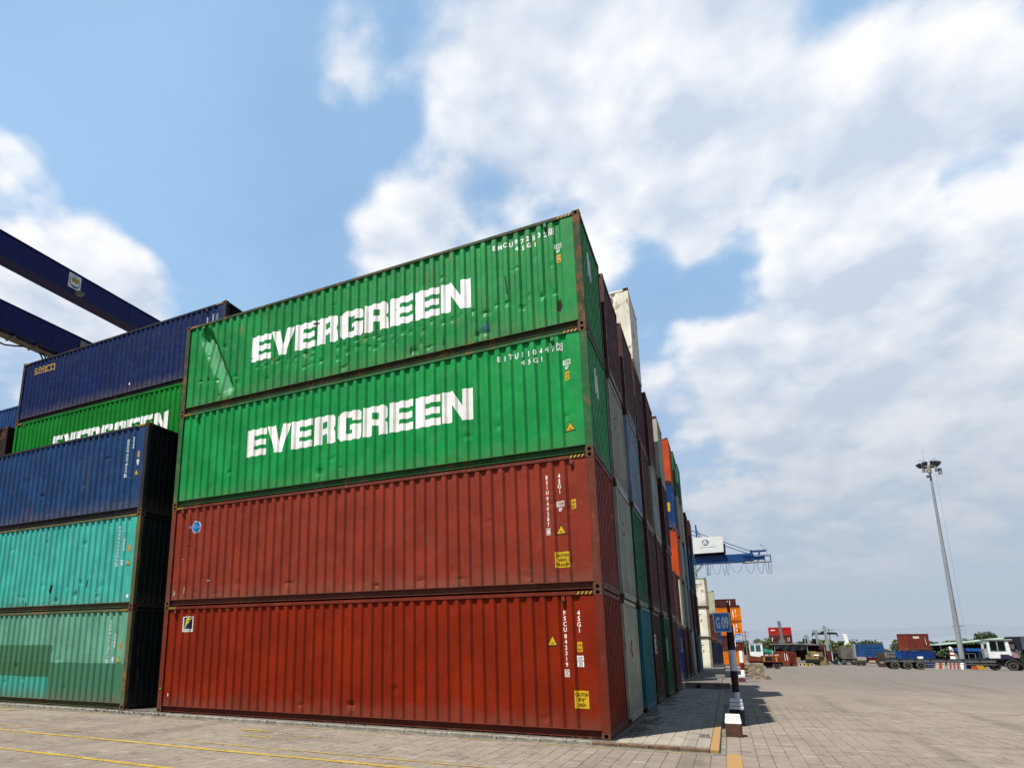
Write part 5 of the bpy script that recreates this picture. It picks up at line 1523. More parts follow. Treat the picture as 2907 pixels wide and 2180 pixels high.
def palm_crown(seed):
    r_ = random.Random(seed); vs, fs = [], []
    for k in range(15):
        a = 2 * pi * k / 15 + r_.uniform(-.2, .2); up_ = r_.uniform(-0.2, 0.9); ln = r_.uniform(2.0, 2.8)
        prev = None
        for i in range(9):
            s = i / 8
            p = Vector((cos(a) * ln * s, sin(a) * ln * s, ln * (up_ * s - 0.75 * s * s)))
            if prev is not None:
                side = Vector((-sin(a), cos(a), 0))
                wl = 0.55 * sin(pi * min(1, s + 0.12)) + 0.05
                for sg_ in (-1, 1):
                    b0 = len(vs)
                    vs += [tuple(prev), tuple(p), tuple(p + side * sg_ * wl + Vector((0, 0, -0.22))), tuple(prev + side * sg_ * wl * 0.8 + (p - prev) * 0.5 + Vector((0, 0, -0.2)))]
                    fs.append((b0, b0 + 1, b0 + 2, b0 + 3))
            prev = p
    me = bpy.data.meshes.new('crown'); me.from_pydata(vs, [], fs); me.materials.append(None)
    return me
PALMS = [palm_crown(60 + k) for k in range(2)]
def palm(x, y, h_, label):
    r_ = empty('palm_tree', (x, y, gz(y)), tr.uniform(0, 6), label, 'palm tree', 'palms behind the trucks')
    MB().tube([(0, 0, 0), (0.15, 0, h_ * 0.5), (0.05, 0, h_)], [0.2, 0.15, 0.12], 8).build('trunk', [BARK], r_)
    place('crown', tr.choice(PALMS), [LEAF[2]], r_, (0.05, 0, h_))
side_words = ['left of the red containers', 'just right of the red containers', 'behind the tarpaulin shed', 'between the grey booms', 'right of the tall pale boom', 'behind the grey truck', 'behind the blue truck', 'left of the stacked far containers', 'behind the far red container', 'behind the light mast', 'behind the blue booth', 'behind the white cab', 'at the right edge']
k = 0
USED = set()
for x in range(6, 112, 3):
    y = tr.uniform(212, 250)
    xx = x + tr.uniform(-1.6, 1.6)
    i = min(len(side_words) - 1, int((xx - 6) / 90 * len(side_words)))
    for sz_ in ('', 'taller ', 'lower ', 'wider '):
        lab_ = '%s%s green tree in the far tree line, %s' % (sz_, WORDS[k % 6], side_words[i])
        if lab_ not in USED: break
    USED.add(lab_)
    tree(xx, y, tr.uniform(4.9, 7.0) * {'taller ': 1.12, 'lower ': 0.85}.get(sz_, 1), tr.uniform(3.0, 4.6) * (1.2 if sz_ == 'wider ' else 1), lab_, tr.randrange(3))
    k += 1
tree(60.5, 190, 8.3, 3.2, 'tall tree rising above the shed roof left of the white cab', 1)
tree(56.5, 192, 6.2, 2.6, 'lower tree at the left shoulder of the tall one over the shed', 1)
tree(63.5, 195, 6.3, 2.3, 'lower tree at the right shoulder of the tall one over the shed', 0)
tree(12.5, 200, 7.0, 3.2, 'light green tree just left of the raised red container', 2)
tree(34.2, 117, 3.4, 2.6, 'dark shrub-like tree between the far red container and the booth', 1, 'shrubs near the booth')
tree(31.6, 118, 3.0, 1.9, 'dark shrub directly right of the far blue container', 1, 'shrubs near the booth')
palm(27.6, 165, 4.2, 'palm between the second grey boom and the pale boom'); palm(31.0, 140, 2.6, 'palm just right of the blue truck'); palm(33.6, 142, 2.4, 'palm left of the far red container')
palm(21.6, 175, 4.6, 'palm in front of the second grey boom'); palm(20.0, 185, 5.2, 'palm left of the second grey boom')

# ------------------------------------------------------------------ vehicles and far yard furniture
CH_D = plain('chassis_dark', (0.035, 0.036, 0.038), 0.7, 0.25, 3)
RIM = plain('rim_dusty', (0.14, 0.115, 0.085), 0.8, 0.25, 6)
CABW = plain('cab_white', (0.66, 0.67, 0.66), 0.45, 0.12, 3)
CABT = plain('cab_teal', (0.30, 0.48, 0.42), 0.5, 0.1, 3)
MUD = plain('mudguard_grey', (0.13, 0.125, 0.12), 0.8, 0.25, 4)
def wheel(root, x, y, z, r=0.5, w_=0.28, name='wheel'):
    o = MB().tube([(x, y - w_ / 2, z), (x, y + w_ / 2, z)], r, 22).build(name, [RUBBER], root)
    MB().tube([(x, y - w_ / 2 - 0.015, z), (x, y - w_ / 2 + 0.02, z)], r * 0.88, 22).build('sidewall', [RIM], o)
    MB().tube([(x, y - w_ / 2 - 0.03, z), (x, y - w_ / 2, z)], r * 0.52, 16).build('rim', [DARK], o)
    MB().tube([(x, y - w_ / 2 - 0.06, z), (x, y - w_ / 2 - 0.02, z)], r * 0.16, 10).build('hub', [RIM], o)
    return o

# container trailer with its white tractor
g_ = gz(82)
T = empty('container_trailer', (24, 82, g_), 0, 'empty dark container trailer with three dusty wheels, beside the white tractor', 'trailer')
zt = 0.36 - g_
mb = MB().box(-5.05, 6.2, 0.55, 0.75, zt - 0.42, zt).box(-5.05, 6.2, 1.65, 1.85, zt - 0.42, zt)
for k in range(8): mb.box(-5.0 + k * 1.5, -4.85 + k * 1.5, 0.0, 2.4, zt - 0.22, zt - 0.03)
mb.build('frame', [CH_D], T)
MB().box(-5.05, 5.5, 0.0, 0.12, zt - 0.36, zt - 0.04).build('side_rail', [plain('rail_grey', (0.14, 0.145, 0.15), 0.7, 0.2, 3)], T)
MB().box(-5.05, 6.2, -0.03, 0.6, zt - 0.04, zt + 0.03).build('deck_edge', [CH_D], T)
MB().box(-1.0, 5.6, 0.0, 0.06, zt - 0.62, zt - 0.55).build('lower_rail', [plain('pipe_grey', (0.25, 0.22, 0.19), 0.7)], T)
MB().bar((-0.4, 0.1, zt - 0.3), (-0.15, 0.1, 0.25), 0.08).bar((-0.1, 0.1, zt - 0.3), (-0.25, 0.1, 0.3), 0.05).bar((3.0, 0.1, zt - 0.3), (3.3, 0.1, 0.4), 0.06).bar((5.0, 0.1, zt - 0.3), (5.3, 0.1, 0.4), 0.06).build('landing_leg', [plain('pipe_grey', (0.25, 0.22, 0.19))], T)
for x in (-3.92, -2.67, -1.42):
    wheel(T, x, 0.15, 0.5); wheel(T, x, 2.2, 0.5)
    MB().tube([(x, 0.2, 0.5), (x, 2.2, 0.5)], 0.09, 8).build('axle', [CH_D], T)
MB().box(-5.35, -5.0, 0.0, 0.25, 0.72, 0.90).build('tail_lamp', [plain('lamp_cream', (0.5, 0.48, 0.36), 0.4)], T)

g_ = gz(84)
T = empty('terminal_tractor', (30.4, 84, g_), 0, 'white terminal tractor cab with two tall dark windows, in front of the trailer', 'truck')
zz0, zz1 = 0.48 - g_, 2.58 - g_
mb = MB().hexa([(-0.85, 0, zz0), (1.25, 0, zz0), (1.25, 2.0, zz0), (-0.85, 2.0, zz0), (-0.85, 0, zz1), (1.05, 0, zz1), (1.05, 2.0, zz1), (-0.85, 2.0, zz1)])
cab = mb.build('cab', [CABW], T)
MB().box(-0.95, 1.45, -0.12, 2.1, zz1, zz1 + 0.09).build('roof', [plain('cab_cream', (0.62, 0.58, 0.48), 0.5)], T)
for xa, xb in ((-0.62, -0.02), (0.10, 0.72)):
    wn = MB().box(xa, xb, -0.02, 0.02, zz0 + 0.86, zz1 - 0.14).build('window', [GLASS], T)
    fr = MB().box(xa - 0.05, xa, -0.03, 0.01, zz0 + 0.82, zz1 - 0.10).box(xb, xb + 0.05, -0.03, 0.01, zz0 + 0.82, zz1 - 0.10).box(xa, xb, -0.03, 0.01, zz0 + 0.82, zz0 + 0.86).box(xa, xb, -0.03, 0.01, zz1 - 0.14, zz1 - 0.10)
    fr.build('frame', [CABT], wn)
MB().box(-0.87, -0.84, 0.3, 1.1, zz0 + 0.9, zz1 - 0.4).build('window', [GLASS], T)
MB().box(-1.25, -0.86, 0.05, 0.9, zz0 + 1.62, zz0 + 1.85).build('sun_visor', [CABT], T)
MB().hexa([(-1.15, 0.1, zz0 + 0.1), (-0.86, 0.0, zz0 + 0.1), (-0.86, 1.0, zz0 + 0.1), (-1.15, 1.0, zz0 + 0.1), (-1.25, 0.1, zz0 + 1.1), (-0.86, 0, zz0 + 1.1), (-0.86, 1.0, zz0 + 1.1), (-1.25, 1.0, zz0 + 1.1)]).build('door', [plain('cab_grey', (0.50, 0.52, 0.52), 0.5, 0.2, 3)], T)
MB().prism([(0.15, zz0 - 0.05), (1.5, zz0 - 0.12), (1.2, zz0 + 0.22), (0.85, zz0 + 0.45), (0.2, zz0 + 0.45)], 'y', -0.15, 0.5).build('fender', [plain('fender_purple', (0.055, 0.035, 0.085), 0.5, 0.2, 3)], T)
MB().prism([(1.1, zz0 + 0.1), (1.9, zz0 + 0.05), (1.7, zz0 + 0.5), (1.3, zz0 + 0.8)], 'y', -0.05, 1.4).build('bonnet', [plain('bonnet_pink', (0.45, 0.26, 0.27), 0.6, 0.2, 2)], T)
MB().box(-2.0, 2.4, 0.2, 1.9, 0.55, zz0).build('chassis', [CH_D], T)
for x in (-0.45, 1.15):
    wheel(T, x, 0.1, 0.52, 0.52)
    MB().prism([(x + 0.72 * cos(a), 0.52 + 0.72 * sin(a)) for a in [pi * 1.05 - i * pi * 0.9 / 8 for i in range(9)]] + [(x + 0.62 * cos(a), 0.52 + 0.62 * sin(a)) for a in [pi * 0.15 + i * pi * 0.9 / 8 for i in range(9)]], 'y', -0.12, 0.3).build('mudguard', [MUD], T)
MB().box(-2.0, -1.2, -0.05, 0.1, 0.85, 0.98).build('work_lamp', [CABW], T)

# dark truck cut by the right edge
g_ = gz(86)
T = empty('box_truck', (33.6, 86, g_), 0, 'dark truck with grey box body cut off by the right edge', 'truck')
MB().box(-1.0, 7.5, 0, 2.4, 2.45, 3.95).build('box_body', [plain('box_grey', (0.12, 0.14, 0.15), 0.5, 0.15, 1.5)], T)
MB().hexa([(-1.8, 0, 1.75), (-0.6, 0, 1.55), (-0.6, 2.3, 1.55), (-1.8, 2.3, 1.75), (-1.9, 0, 3.55), (-0.75, 0, 3.75), (-0.75, 2.3, 3.75), (-1.9, 2.3, 3.55)]).build('cab', [plain('cab_worn_grey', (0.19, 0.175, 0.16), 0.7, 0.25, 2)], T)
for z in (2.2, 3.1): MB().box(-1.72, -1.0, -0.02, 0.02, z, z + 0.28).build('air_vent', [DARK], T)
MB().hexa([(-0.75, -0.05, 2.3), (-0.35, -0.05, 2.3), (-0.35, 2.2, 2.3), (-0.75, 2.2, 2.3), (-1.2, -0.05, 3.85), (-0.35, -0.05, 3.9), (-0.35, 2.2, 3.9), (-1.2, 2.2, 3.85)]).build('tarpaulin', [plain('tarp_navy', (0.018, 0.022, 0.045), 0.8, 0.2, 3)], T)
MB().box(-0.5, 7.5, 0.05, 2.3, 0.65, 1.7).build('chassis', [plain('chassis_black', (0.016, 0.016, 0.018), 0.8)], T)
MB().box(0.0, 0.9, -0.06, 0.1, 1.7, 2.4).build('mirror_panel', [plain('mirror_grey', (0.33, 0.36, 0.37), 0.4)], T)
for x in (-0.9, 0.5, 2.0): wheel(T, x, 0.2, 0.52, 0.52)

# red container on the blue ones
o = container('small red-brown container tilted on a blue one beyond the trailer', ('tex_red', (0.26, 0.050, 0.028), 0.15, 0.25), 30.85, 113.3, 1.19, L=3.2, H=2.66, group='containers beyond the trailer', rz=0.36)
pts = side_profile(3.2)
side_print(o, 'logo_lettering', Flat().text('tex', -1.85, 1.95, 0.42, w=1.0, bold=0.05), PRINT, L=3.2, pts=pts)
side_print(o, 'number_lettering', Flat().poly([(-0.62, 2.2), (-0.54, 2.2), (-0.40, 1.0), (-0.48, 1.0)]), PRINT, L=3.2, pts=pts)
o = container('blue container with a white mark under the small red-brown one', ('far_blue', (0.012, 0.050, 0.24), 0.1, 0.25), 30.88, 112.0, gz(112), L=3.65, H=2.60, group='containers beyond the trailer')
pts = side_profile(3.65)
side_print(o, 'white_mark', Flat().poly([(-2.15, 1.75), (-1.45, 1.75), (-1.40, 1.5), (-1.6, 1.35), (-2.1, 1.4)]).rect(-3.2, -2.6, 0.75, 1.15), PRINT, L=3.65, pts=pts)
container('bright blue container standing left of the one under the red box', ('far_bright_blue', (0.010, 0.12, 0.42), 0.1, 0.2), 28.0, 116.5, gz(116.5), L=1.9, H=2.66, group='containers beyond the trailer')
# boxes on a pallet rack left of them
mb = MB()
rk = empty('pallet_rack', (25.6, 116, gz(116)), 0, 'brown and grey timber rack left of the bright blue container', 'rack')
MB().box(-1.2, -0.4, 0, 1, 0, 2.3).build('post_panel', [plain('rack_brown', (0.10, 0.05, 0.035), 0.9)], rk)
for i in range(5): MB().box(-0.35, 1.2, 0, 1, 0.1 + i * 0.5, 0.45 + i * 0.5).build('plank', [plain('rack_grey', (0.26, 0.24, 0.20), 0.9, 0.3, 5)], rk)

# booth
g_ = gz(105)
T = empty('guard_booth', (33.2, 105, g_), 0, 'small blue booth with a bright blue flat canopy and white framed window', 'booth')
BB = plain('booth_blue', (0.010, 0.035, 0.16), 0.6, 0.15, 3); BC = plain('booth_canopy', (0.020, 0.13, 0.48), 0.5, 0.1, 3)
MB().box(-1.05, 1.35, 0, 2.2, 0, 2.5).build('walls', [BB], T)
MB().box(-1.5, 1.5, -0.9, 2.5, 2.5, 2.88).build('canopy', [BC], T)
MB().box(1.2, 1.38, -0.02, 0.0, 0.2, 2.5).build('light_strip', [plain('booth_cyan', (0.10, 0.45, 0.70), 0.5)], T)
wn = MB().box(-0.6, 0.75, -0.03, 0.01, 1.35, 2.15).build('window', [GLASS], T)
mb = MB()
for a in ((-0.65, -0.58, 1.3, 2.2), (0.72, 0.80, 1.3, 2.2), (-0.02, 0.05, 1.3, 2.2), (-0.65, 0.8, 2.14, 2.2), (-0.65, 0.8, 1.3, 1.36)): mb.box(a[0], a[1], -0.06, -0.031, a[2], a[3])
mb.build('frame', [WHITE], wn)
MB().box(-1.75, -1.08, -0.2, 0.4, 0, 2.2).build('side_cabinet', [plain('cabinet_pale', (0.38, 0.42, 0.38), 0.6, 0.2, 3)], T)

# green roofed shed
g_ = gz(150)
T = empty('open_shed', (45, 150, g_), 0, 'open shed with pale green sloping roof behind the blue booth', 'shed')
MB().hexa([(-4.6, 0, 4.05), (8.5, 0, 5.45), (8.5, 12, 5.45), (-4.6, 12, 4.05), (-4.6, 0, 4.15), (8.5, 0, 5.65), (8.5, 12, 5.65), (-4.6, 12, 4.15)]).build('roof', [plain('roof_green', (0.36, 0.50, 0.40), 0.5, 0.08, 1)], T)
MB().box(-4, 8.3, 6, 6.3, 0, 4.3).build('back_wall', [plain('shed_dark', (0.020, 0.020, 0.018), 0.9)], T)
for x in (-4, -1, 3.5, 8): MB().box(x - 0.1, x + 0.1, 0.4, 0.6, 0, 4.0 + (x + 6.5) * 0.1).build('post', [STEEL], T)

# barriers, boards
RWm = plain('barrier_red', (0.42, 0.045, 0.030), 0.6, 0.15, 3)
def jersey(x, y, lab, ln, c_a, c_b, n=6):
    r_ = empty('road_barrier', (x, y, gz(y)), 0, lab, 'barrier', 'plastic road barriers under the trailer')
    st = ln / n
    for i in range(n):
        a, b_ = -ln / 2 + i * st, -ln / 2 + (i + 1) * st
        sh = 0.14
        MB().hexa([(a, -0.3, 0), (b_, -0.3, 0), (b_, 0.3, 0), (a, 0.3, 0), (a + sh, -0.12, 0.92), (b_ + sh, -0.12, 0.92), (b_ + sh, 0.12, 0.92), (a + sh, 0.12, 0.92)]).build('segment', [c_a if i % 2 else c_b], r_)
jersey(29.45, 98, 'red and white striped plastic barrier seen under the trailer', 1.25, RWm, plain('barrier_white', (0.46, 0.44, 0.42), 0.6, 0.15, 3))
jersey(28.2, 98.6, 'low cream and red plastic barrier left of the striped one', 1.0, RWm, plain('barrier_cream', (0.60, 0.52, 0.44), 0.6), 3)
jersey(30.6, 98.3, 'small white plastic barrier right of the striped one', 0.55, plain('barrier_grey', (0.20, 0.20, 0.25), 0.6), WHITE, 2)
tag(MB().prism([(-0.55, 0), (0.6, 0), (0.05, 0.62), (-0.35, 0.62)], 'y', 0, 0.35).build('ramp_board', [plain('board_orange', (0.68, 0.36, 0.03), 0.6, 0.1, 3)], None, (31.7, 95, gz(95))), 'orange-yellow sloping board at the front wheel of the white tractor', 'board')
tag(MB().prism([(-0.3, 0), (0.3, 0), (0.22, 0.42), (-0.2, 0.42)], 'y', 0, 0.35).build('marker_block', [plain('board_red', (0.62, 0.10, 0.03), 0.6, 0.1, 3)], None, (31.0, 95, gz(95))), 'small orange-red block left of the sloping board', 'block')
tag(MB().box(-0.75, 0.75, 0, 0.8, 0.75, 1.35).box(-0.7, 0.7, 0.1, 0.7, 0, 0.75, 1).build('blue_crate', [BC, DARK], None, (31.9, 96.5, gz(96.5))), 'bright blue crate under the trailer near the white tractor', 'crate')
r_ = empty('warning_figure', (30.15, 100, gz(100)), 0, 'red and white striped warning post with white head left of the booth', 'warning post')
for i in range(6): MB().hexa([(-0.28 + i * 0.02, -0.1, 1.25 + i * 0.25), (0.30 - i * 0.03, -0.1, 1.2 + i * 0.25), (0.3 - i * 0.03, 0.1, 1.2 + i * 0.25), (-0.28 + i * 0.02, 0.1, 1.25 + i * 0.25), (-0.26 + i * 0.02, -0.1, 1.5 + i * 0.25), (0.27 - i * 0.03, -0.1, 1.45 + i * 0.25), (0.27 - i * 0.03, 0.1, 1.45 + i * 0.25), (-0.26 + i * 0.02, 0.1, 1.5 + i * 0.25)]).build('band', [WHITE if i % 2 or i == 0 else RWm], r_)
MB().tube([(-0.05, 0, 2.7), (-0.2, 0, 3.0)], [0.2, 0.12], 10).build('head', [WHITE], r_)
MB().box(-0.1, 0.1, -0.1, 0.1, 0, 1.25).build('post', [MUD], r_)

# blue tipper, grey truck
g_ = gz(136)
T = empty('tipper_truck', (24.4, 136, g_), 0, 'blue high-sided tipper truck with red chassis', 'truck', 'trucks parked in the middle distance')
TB = paint('tipper_blue', (0.020, 0.095, 0.26), 0.15, 0.3, 0.5, 0.2)
MB().hexa([(0.1, 0, 1.72), (4.65, 0, 1.6), (4.65, 2.4, 1.6), (0.1, 2.4, 1.72), (0.0, 0, 4.10), (4.45, 0, 3.98), (4.45, 2.4, 3.98), (0.0, 2.4, 4.10)]).build('tipper_body', [TB], T)
for i in range(3):
    for j in range(2): MB().box(1.7 + j * 1.25, 2.7 + j * 1.25, -0.05, 0.0, 2.35 + i * 0.52, 2.47 + i * 0.52).build('rib', [TB], T)
for x in (0.2, 1.55, 4.35): MB().box(x, x + 0.12, -0.07, 0.0, 1.75, 3.95).build('rib', [TB], T)
MB().box(-0.16, 0.0, -0.02, 2.4, 1.5, 4.18).build('tail_board', [plain('tail_pale', (0.45, 0.45, 0.42), 0.6, 0.15, 2)], T)
MB().hexa([(0.3, 0.4, 4.0), (4.3, 0.4, 3.95), (4.3, 2.2, 3.95), (0.3, 2.2, 4.0), (0.9, 0.8, 4.5), (3.8, 0.8, 4.3), (3.8, 1.8, 4.3), (0.9, 1.8, 4.5)]).build('load', [plain('load_dark', (0.035, 0.04, 0.025), 0.95, 0.4, 3)], T)
MB().box(1.9, 4.9, 0.2, 2.2, 1.0, 1.58).build('chassis', [plain('chassis_red', (0.35, 0.055, 0.028), 0.6, 0.25, 2)], T)
MB().box(0.0, 4.8, 0.3, 2.1, 0.6, 1.0).build('underframe', [CH_D], T)
MB().tube([(1.9, 0.1, 0.72), (2.9, 0.1, 0.72)], 0.26, 10).build('fuel_tank', [plain('tank_cream', (0.48, 0.40, 0.24), 0.5)], T)
for x in (0.15, 0.95, 3.6, 4.4): wheel(T, x, 0.15, 0.52, 0.52)
g_ = gz(150)
T = empty('covered_truck', (23.8, 150, g_), 0, 'grey-brown covered truck seen from behind, left of the blue tipper', 'truck', 'trucks parked in the middle distance')
TG = plain('truck_taupe', (0.20, 0.17, 0.135), 0.8, 0.25, 1.2, col2=(0.10, 0.088, 0.075))
MB().hexa([(0, 0, 1.35), (2.6, 0, 1.35), (2.6, 6, 1.35), (0, 6, 1.35), (0.05, 0, 3.72), (2.6, 0, 3.72), (2.6, 6, 3.72), (0.05, 6, 3.72)]).build('cover', [TG], T)
MB().box(0.65, 0.78, -0.05, 0, 1.4, 3.7).box(0.1, 2.5, -0.06, 0, 1.3, 1.42).build('frame', [plain('frame_taupe', (0.26, 0.22, 0.17), 0.8)], T)
MB().box(0.3, 2.4, 0.3, 6, 0.6, 1.3).build('chassis', [CH_D], T)
MB().box(0.8, 2.4, -0.05, 0.1, 0.72, 0.86).build('bumper', [plain('frame_taupe', (0.26, 0.22, 0.17))], T)
for x in (0.35, 2.2):
    wheel(T, x, 0.4, 0.52, 0.52); MB().box(x - 0.3, x + 0.35, 0.0, 0.1, 0.35, 1.1).build('mudflap', [MUD], T)
T = empty('small_truck', (22.9, 152, gz(152)), 0, 'small dark truck cab with a white edge, left of the grey-brown one', 'truck', 'trucks parked in the middle distance')
MB().box(-0.45, 0.65, 0, 1.8, 0.6, 2.6).build('cab', [plain('cab_dusk', (0.045, 0.05, 0.05), 0.5)], T)
MB().box(-0.3, 0.55, -0.02, 0.0, 1.5, 2.35).build('window', [GLASS], T)
MB().box(-0.55, -0.45, -0.03, 0.2, 0.8, 2.75).build('pillar', [CABW], T)
for x in (-0.2, 0.45): wheel(T, x, 0.2, 0.4, 0.4)

# flat-deck terminal tractor at the pile of bricks
g_ = gz(64)
T = empty('flatbed_truck', (4.2, 64, g_), 0, 'red flatbed with a white two-window cab, behind the brick pile', 'truck')
zc0, zc1 = 0.9 - g_, 2.1 - g_
MB().hexa([(0.05, 0, zc0 - 0.15), (1.25, 0, zc0 - 0.15), (1.25, 1.6, zc0 - 0.15), (0.05, 1.6, zc0 - 0.15), (0, 0, zc1), (1.25, 0, zc1), (1.25, 1.6, zc1), (0, 1.6, zc1)]).build('cab', [CABW], T)
for xa, xb in ((0.10, 0.48), (0.60, 1.05)):
    MB().box(xa, xb, -0.02, 0.01, zc0 + 0.42, zc1 - 0.12).build('window', [plain('window_teal', (0.05, 0.16, 0.15), 0.15)], T)
MB().box(-0.02, 1.3, -0.03, 1.65, zc1, zc1 + 0.05).build('roof', [CABW], T)
FR_ = paint('flatbed_red', (0.26, 0.055, 0.030), 0.4, 0.3, 0.6, 0.2)
MB().hexa([(-0.2, 0, 0.75), (1.3, 0, 0.85), (1.3, 2.2, 0.85), (-0.2, 2.2, 0.75), (-0.1, 0, 1.35), (1.3, 0, 1.15), (1.3, 2.2, 1.15), (-0.1, 2.2, 1.35)]).build('front_deck', [FR_], T)
MB().box(1.0, 3.15, 0, 2.3, 1.22, 1.34).box(1.0, 3.15, 0, 2.3, 0.70, 0.80).build('deck', [FR_], T)
for x in (1.22, 2.35): MB().box(x, x + 0.14, -0.03, 0.1, 0.72, 1.25).build('stake', [plain('stake_yellow', (0.58, 0.38, 0.05), 0.6)], T)
MB().box(-0.1, 2.95, 0.3, 2.0, 0.25, 0.72).build('chassis', [plain('chassis_black', (0.016, 0.016, 0.018))], T)
for x in (0.35, 2.4): wheel(T, x, 0.25, 0.42, 0.42)
for i, (a, c_) in enumerate(((1.35, (0.48, 0.34, 0.26)), (1.8, (0.40, 0.20, 0.15)), (2.3, (0.42, 0.32, 0.24)))):
    MB().hexa([(a, 0.2, 1.34), (a + 0.4, 0.2, 1.34), (a + 0.4, 1.2, 1.34), (a, 1.2, 1.34), (a + 0.05, 0.3, 1.46), (a + 0.36, 0.3, 1.50), (a + 0.36, 1.1, 1.5), (a + 0.05, 1.1, 1.46)]).build('scrap_plate', [plain('scrap_%d' % i, c_, 0.7, 0.3, 4)], T)
tk = empty('storage_tank', (6.4, 76, gz(76)), 0, 'small green tank with a pale end behind the white cab', 'tank')
MB().tube([(-0.4, 0, 1.9), (0.5, 0, 1.75)], [0.45, 0.36], 14).build('shell', [plain('tank_green', (0.02, 0.22, 0.15), 0.4)], tk)
MB().tube([(0.5, 0, 1.75), (0.62, 0, 1.73)], [0.40, 0.28], 14).build('end', [plain('tank_white', (0.60, 0.70, 0.62), 0.4)], tk)
MB().box(-0.3, 0.4, -0.25, 0.25, 0, 1.45).build('stand', [DARK], tk)

# fallen red containers, crates, barrier blocks
RED_F = ('fallen_red', (0.27, 0.050, 0.028), 0.3, 0.3)
o = container('red container with white stencil marks lying behind the flatbed', RED_F, 11.34, 112.0, gz(112), L=6.06, H=2.52, group='red containers behind the flatbed')
side_print(o, 'number_lettering', Flat().poly([(-0.72, 2.2), (-0.64, 2.2), (-0.60, 0.9), (-0.68, 0.9)]).poly([(-0.42, 2.1), (-0.33, 2.1), (-0.22, 1.0), (-0.34, 1.0)]), PRINT, L=6.06, pts=side_profile(6.06))
o = container('red container end with horizontal bars beside the stencilled one', RED_F, 10.2, 115.4, gz(115), L=6.06, H=2.42, group='red containers behind the flatbed', rz=-pi / 2)
for i in range(6): MB().box(-0.03, 0.03, 0.2, 2.3, 0.25 + i * 0.36, 0.40 + i * 0.36).build('door_bar', [MATS['paint_fallen_red']], o)
YB_ = plain('barrier_pale_yellow', (0.62, 0.55, 0.36), 0.7, 0.15, 4)
for i in range(4):
    r_ = empty('barrier_block', (12.82 + i * 0.55, 112 + 0.05 * i, gz(112)), 0, ('cream barrier block with black patch, leftmost of the four in a row', 'cream barrier block beside the leftmost one', 'yellow barrier block with black patch beside the rightmost one', 'pale barrier block at the right end of the short row')[i], 'barrier', 'short row of barrier blocks')
    MB().hexa([(-0.26, -0.2, 0), (0.26, -0.2, 0), (0.26, 0.2, 0), (-0.26, 0.2, 0), (-0.24, -0.15, 0.52), (0.24, -0.15, 0.52), (0.24, 0.15, 0.52), (-0.24, 0.15, 0.52)]).build('block', [YB_ if i != 2 else plain('barrier_yellow', (0.66, 0.44, 0.05), 0.7, 0.15, 4)], r_)
    MB().hexa([(-0.10, -0.215, 0.18), (0.08, -0.215, 0.18), (0.08, -0.17, 0.18), (-0.10, -0.17, 0.18), (-0.12, -0.19, 0.46), (0.12, -0.19, 0.46), (0.12, -0.14, 0.46), (-0.12, -0.14, 0.46)]).build('patch', [DARK], r_)
tag(MB().cbox(-0.74, 0.74, 0, 1.2, 0, 0.92, 0.03).build('metal_bin', [plain('bin_grey', (0.30, 0.31, 0.31), 0.6, 0.2, 2)], None, (14.55, 130, gz(130))), 'low grey metal bin under the edge of the black tarpaulin', 'bin')
fb = empty('low_trailer', (16.7, 132, gz(132)), 0, 'low black flat trailer loaded with brown cartons', 'trailer')
MB().box(-1.15, 1.15, 0, 3.4, 0.55, 1.18).build('bed', [plain('bed_black', (0.016, 0.016, 0.017), 0.7)], fb)
for x in (-0.8, 0.8): wheel(fb, x, 0.3, 0.36, 0.36)
CART = [plain('carton_a', (0.42, 0.28, 0.13), 0.8, 0.15, 3), plain('carton_b', (0.34, 0.215, 0.10), 0.8, 0.2, 3)]
def carton(x, y, z, a, b_, h_, lab, rz=0.0):
    tag(MB().box(-a / 2, a / 2, -b_ / 2, b_ / 2, 0, h_).box(-a / 2 + 0.02, a / 2 - 0.02, -0.03, 0.03, h_, h_ + 0.006, 1).build('carton', [CART[0] if a > 0.7 else CART[1], CART[1]], None, (x, y, z), (0, 0, rz)), lab, 'carton', 'brown cartons under the tarpaulin shed')
gb = gz(132) + 1.185
carton(15.95, 132.6, gb, 0.62, 0.6, 0.8, 'light brown carton on the left end of the black low trailer')
carton(17.0, 133.4, gb, 1.0, 0.8, 1.5, 'tall brown carton stack right of the man in green', 0.15)
carton(17.45, 132.6, gb, 0.7, 0.6, 0.7, 'brown carton with a dark side at the right of the low trailer', -0.2)
carton(14.3, 134.5, gz(134.5) , 1.0, 0.8, 1.55, 'dark brown carton pile behind the grey bin', 0.1)
carton(18.6, 136.0, gz(136), 1.3, 0.9, 1.7, 'brown carton pile right of the low trailer, at the shed corner', 0.3)
carton(18.3, 135.5, gz(136) + 1.71, 0.9, 0.7, 0.9, 'tilted brown carton on top of the pile at the shed corner', 0.5)
tag(MB().hexa([(-0.4, -0.3, 0), (0.4, -0.3, 0), (0.4, 0.3, 0), (-0.4, 0.3, 0), (-0.3, -0.2, 0.16), (0.35, -0.2, 0.18), (0.35, 0.2, 0.18), (-0.3, 0.2, 0.16)]).build('white_sack', [WHITE], None, (17.4, 132.55, gb + 0.71)), 'white sack lying on the carton of the low trailer', 'sack')

